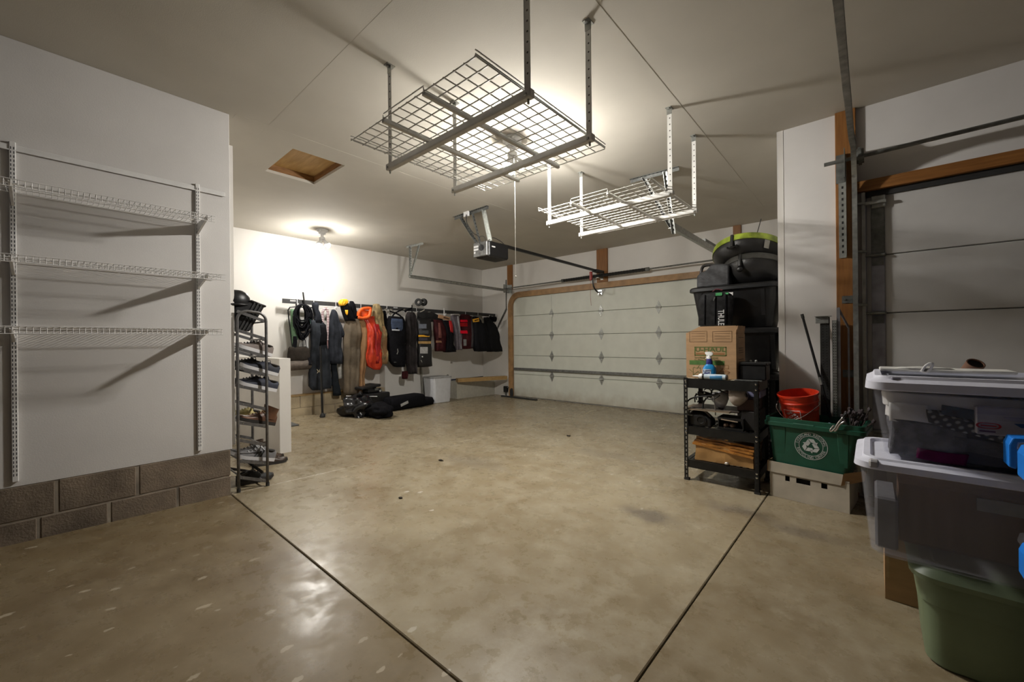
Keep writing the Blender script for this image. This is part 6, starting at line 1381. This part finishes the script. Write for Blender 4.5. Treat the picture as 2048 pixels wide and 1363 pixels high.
scloth('navy_cloth', 'navy folded cloth filling the bottom right of the upper clear bin', (.19, 2.165, zu0 + .006), (.57, 2.50, zu0 + .06), mat('ink_navy_cloth', (.018, .022, .045), .8, bump=.2), 0)
scloth('striped_shirt', 'dark grey striped shirt at the upper right of the clear bin', (.36, 2.20, zu0 + .20), (.57, 2.50, zu1 - .025), mat('charcoal_stripe_knit', (.10, .10, .115), .9, scale=20, stretch=(12, 1, 3), col2=(.02, .02, .025)), 0)
scloth('wine_cloth', 'dark wine cloth right of the plaid shirt', (.40, 2.17, zu0 + .06), (.58, 2.48, zu0 + .15), WINE, 0)
T = thing('linen_pack', 'white packaged linen with a red oval label in the upper clear bin', 'package', (.45, 2.15, zu0 + .16))
k0 = at(1951, 812, Y=2.128); k1 = at(1951, 867, Y=2.128)
part(MB().span((k0.x, 2.128, k1.z), (.58, 2.20, k0.z), .004), 'pack_body', mat('pack_white', (.42, .40, .46), .5), T)
m = MB(); oc = at(1977, 851, Y=2.127)
for i in range(20):
    a0, a1 = 2 * PI * i / 20, 2 * PI * (i + 1) / 20
    f = lambda a, r: (oc.x + r * .026 * math.copysign(abs(math.cos(a)) ** .5, math.cos(a)), 2.1275, oc.z + r * .009 * math.sin(a))
    m.prism([f(a0, 1.12), f(a1, 1.12), f(a1, .9), f(a0, .9)], (0, -.0012, 0))
part(m.span((oc.x - .018, 2.1262, oc.z - .002), (oc.x + .018, 2.1275, oc.z + .002)), 'red_label', mat('red_print', (.40, .03, .05), .6), T)
part(MB().span((k0.x + .008, 2.1262, oc.z - .022), (k0.x + .045, 2.128, oc.z - .017)), 'print_bar', mat('purple_print', (.10, .05, .12), .6), T)
part(MB().prism([(k0.x + .06, 2.1275, k0.z - .03), (.58, 2.1275, k0.z - .012), (.58, 2.1275, k0.z - .032), (k0.x + .08, 2.1275, k0.z - .042)], (0, -.0012, 0)), 'print_band', mat('lilac_print', (.30, .30, .42), .6), T)
part(MB().prism([(k0.x + .085, 2.1275, k0.z - .050), (.56, 2.1275, k0.z - .034), (.54, 2.1275, k0.z - .055), (k0.x + .10, 2.1275, k0.z - .062)], (0, -.0014, 0)), 'print_band', mat('blue_print', (.03, .09, .24), .6), T)
# on the lid: a white tray, a looped hanger tag and a cardboard tube
zt_ = zu1 + .0435
q0 = at(1746, 743, Y=2.52); 
T = thing('white_board', 'thin white padded board lying on the upper bin lid', 'board', (.2, 2.5, zt_))
part(MB().loft([[(x, y, z) for x, y in ((.03, 2.42), (.30, 2.40), (.42, 2.42), (.42, 2.565), (.03, 2.565))] for z in (zt_, zt_ + .012)]), 'board_body', mat('cream_white', (.62, .61, .58), .6), T, bevel=.005)
part(MB().loft([[(.10 + .09 * math.cos(a) * s + .07, 2.44 + .03 * math.sin(a) * s, z) for a in [2 * PI * j / 18 for j in range(18)]] for s, z in ((1, zt_ + .0125), (.8, zt_ + .019), (.3, zt_ + .022))]), 'padding', mat('cream_white', (.6, .6, .6)), T, smooth=True)
c = at(1848, 742, Y=2.40)
T = thing('cord_loop', 'white looped cord standing up on the upper bin lid', 'cord', (c.x, 2.40, zt_ + .013))
lp = curve([at(1843, 742, Y=2.40), at(1849, 733, Y=2.40), at(1857, 727, Y=2.40), at(1864, 726.5, Y=2.40), at(1863, 733, Y=2.40), at(1856, 742, Y=2.40), at(1850, 744, Y=2.40), at(1843, 742, Y=2.40)], 5)
for k in (0, 1): part(MB().tube([p + Vector((.002 * k, .006 * k, .0)) for p in lp], .0045, 6), 'loop', mat('white_cord', (.66, .65, .64), .7), T, smooth=True)
a = at(1952, 726, Y=2.66); b = at(1903, 790, Y=2.78); d = (b - a).normalized(); R = d.to_track_quat('Z', 'Y').to_matrix(); Ln = .62
T = thing('cardboard_tube', 'brown cardboard tube leaning up behind the upper clear bin', 'tube', a + d * Ln)
part(MB().lathe([(.026, 0), (.030, 0), (.030, Ln), (.026, Ln), (.026, 0)], a, 24, R, cap=False), 'tube_body', mat('brown_tube', (.155, .075, .045), .5, var=.12, scale=9), T, smooth=True, auto=40)
part(MB().lathe([(0, .006), (.0255, .006), (.0255, .012), (0, .012)], a, 20, R), 'tube_plug', DARK, T)
# near bins with blue latches
BLU = mat('latch_blue', (.012, .21, .78), .35, var=.05)
def latch_bin(label, x0, x1, y0, y1, z0, z1, shell, lys, z_off=0.0):
    T = clear_bin('latch_bin', label, x0, x1, y0, y1, z0, z1, .022, shell, CLEAR, .03, .012)
    for ly in lys:
        poly = [(x0 - .018, ly, z1 + .022), (x0 + .035, ly, z1 + .026), (x0 + .035, ly, z1 + .012), (x0 - .004, ly, z1 + .008), (x0 - .010, ly, z1 - .075), (x0 - .026, ly, z1 - .070), (x0 - .026, ly, z1 + .0)]
        part(MB().prism(poly, (0, .075, 0)), 'latch', BLU, T, bevel=.004)
    return T
latch_bin('clear bin with blue latches nearest the camera, upper one', .350, .80, 1.42, 2.075, .735, 1.000, CLEAR, (1.985, 1.815))
latch_bin('clear bin with blue latches nearest the camera, under the other', .355, .80, 1.42, 2.06, .415, .705, CLEARB, (1.84, 1.60))
T = clear_bin('storage_bin', 'cream clear bin on the floor under the blue latched bins', .365, .80, 1.42, 2.03, fz(1.7), .390, .020, mat('cream_plastic', (.42, .37, .30), .4), mat('cream_plastic', (.42, .37, .3)), .03, .012)
tag(part(crinkle(gridbox((.40, 1.49, .745), (.74, 1.99, .92), 10), .02, 8), 'folded_blanket', mat('grey_lilac_cloth', (.22, .22, .26), .85, bump=.2), smooth=True), 'grey folded blanket inside the blue latched upper bin', 'clothing')
tag(part(crinkle(gridbox((.40, 1.49, .425), (.74, 1.98, .62), 10), .02, 8), 'folded_blanket', mat('beige_cloth', (.30, .26, .21), .85, bump=.2), smooth=True), 'beige folded blanket inside the lower blue latched bin', 'clothing')

# debris on the slab
for i, (x, y, s) in enumerate(((801, 996, .022), (1137, 872, .03), (882, 921, .03), (630, 968, .02), (700, 940, .012))):
    p = atf(x, y); 
    if i < 3: tag(part(MB().ball((p.x, p.y, p.z + s * .25), (s, s * .55, s * .3), 2, .8, i + 3), 'debris', mat('dark_debris', (.03, .022, .015), .8), smooth=True), ('small dark leaf crumb on the slab left of centre', 'small flat grey chip on the slab before the garage door', 'thin dark twig piece lying on the slab near the bright floor')[i], 'debris')
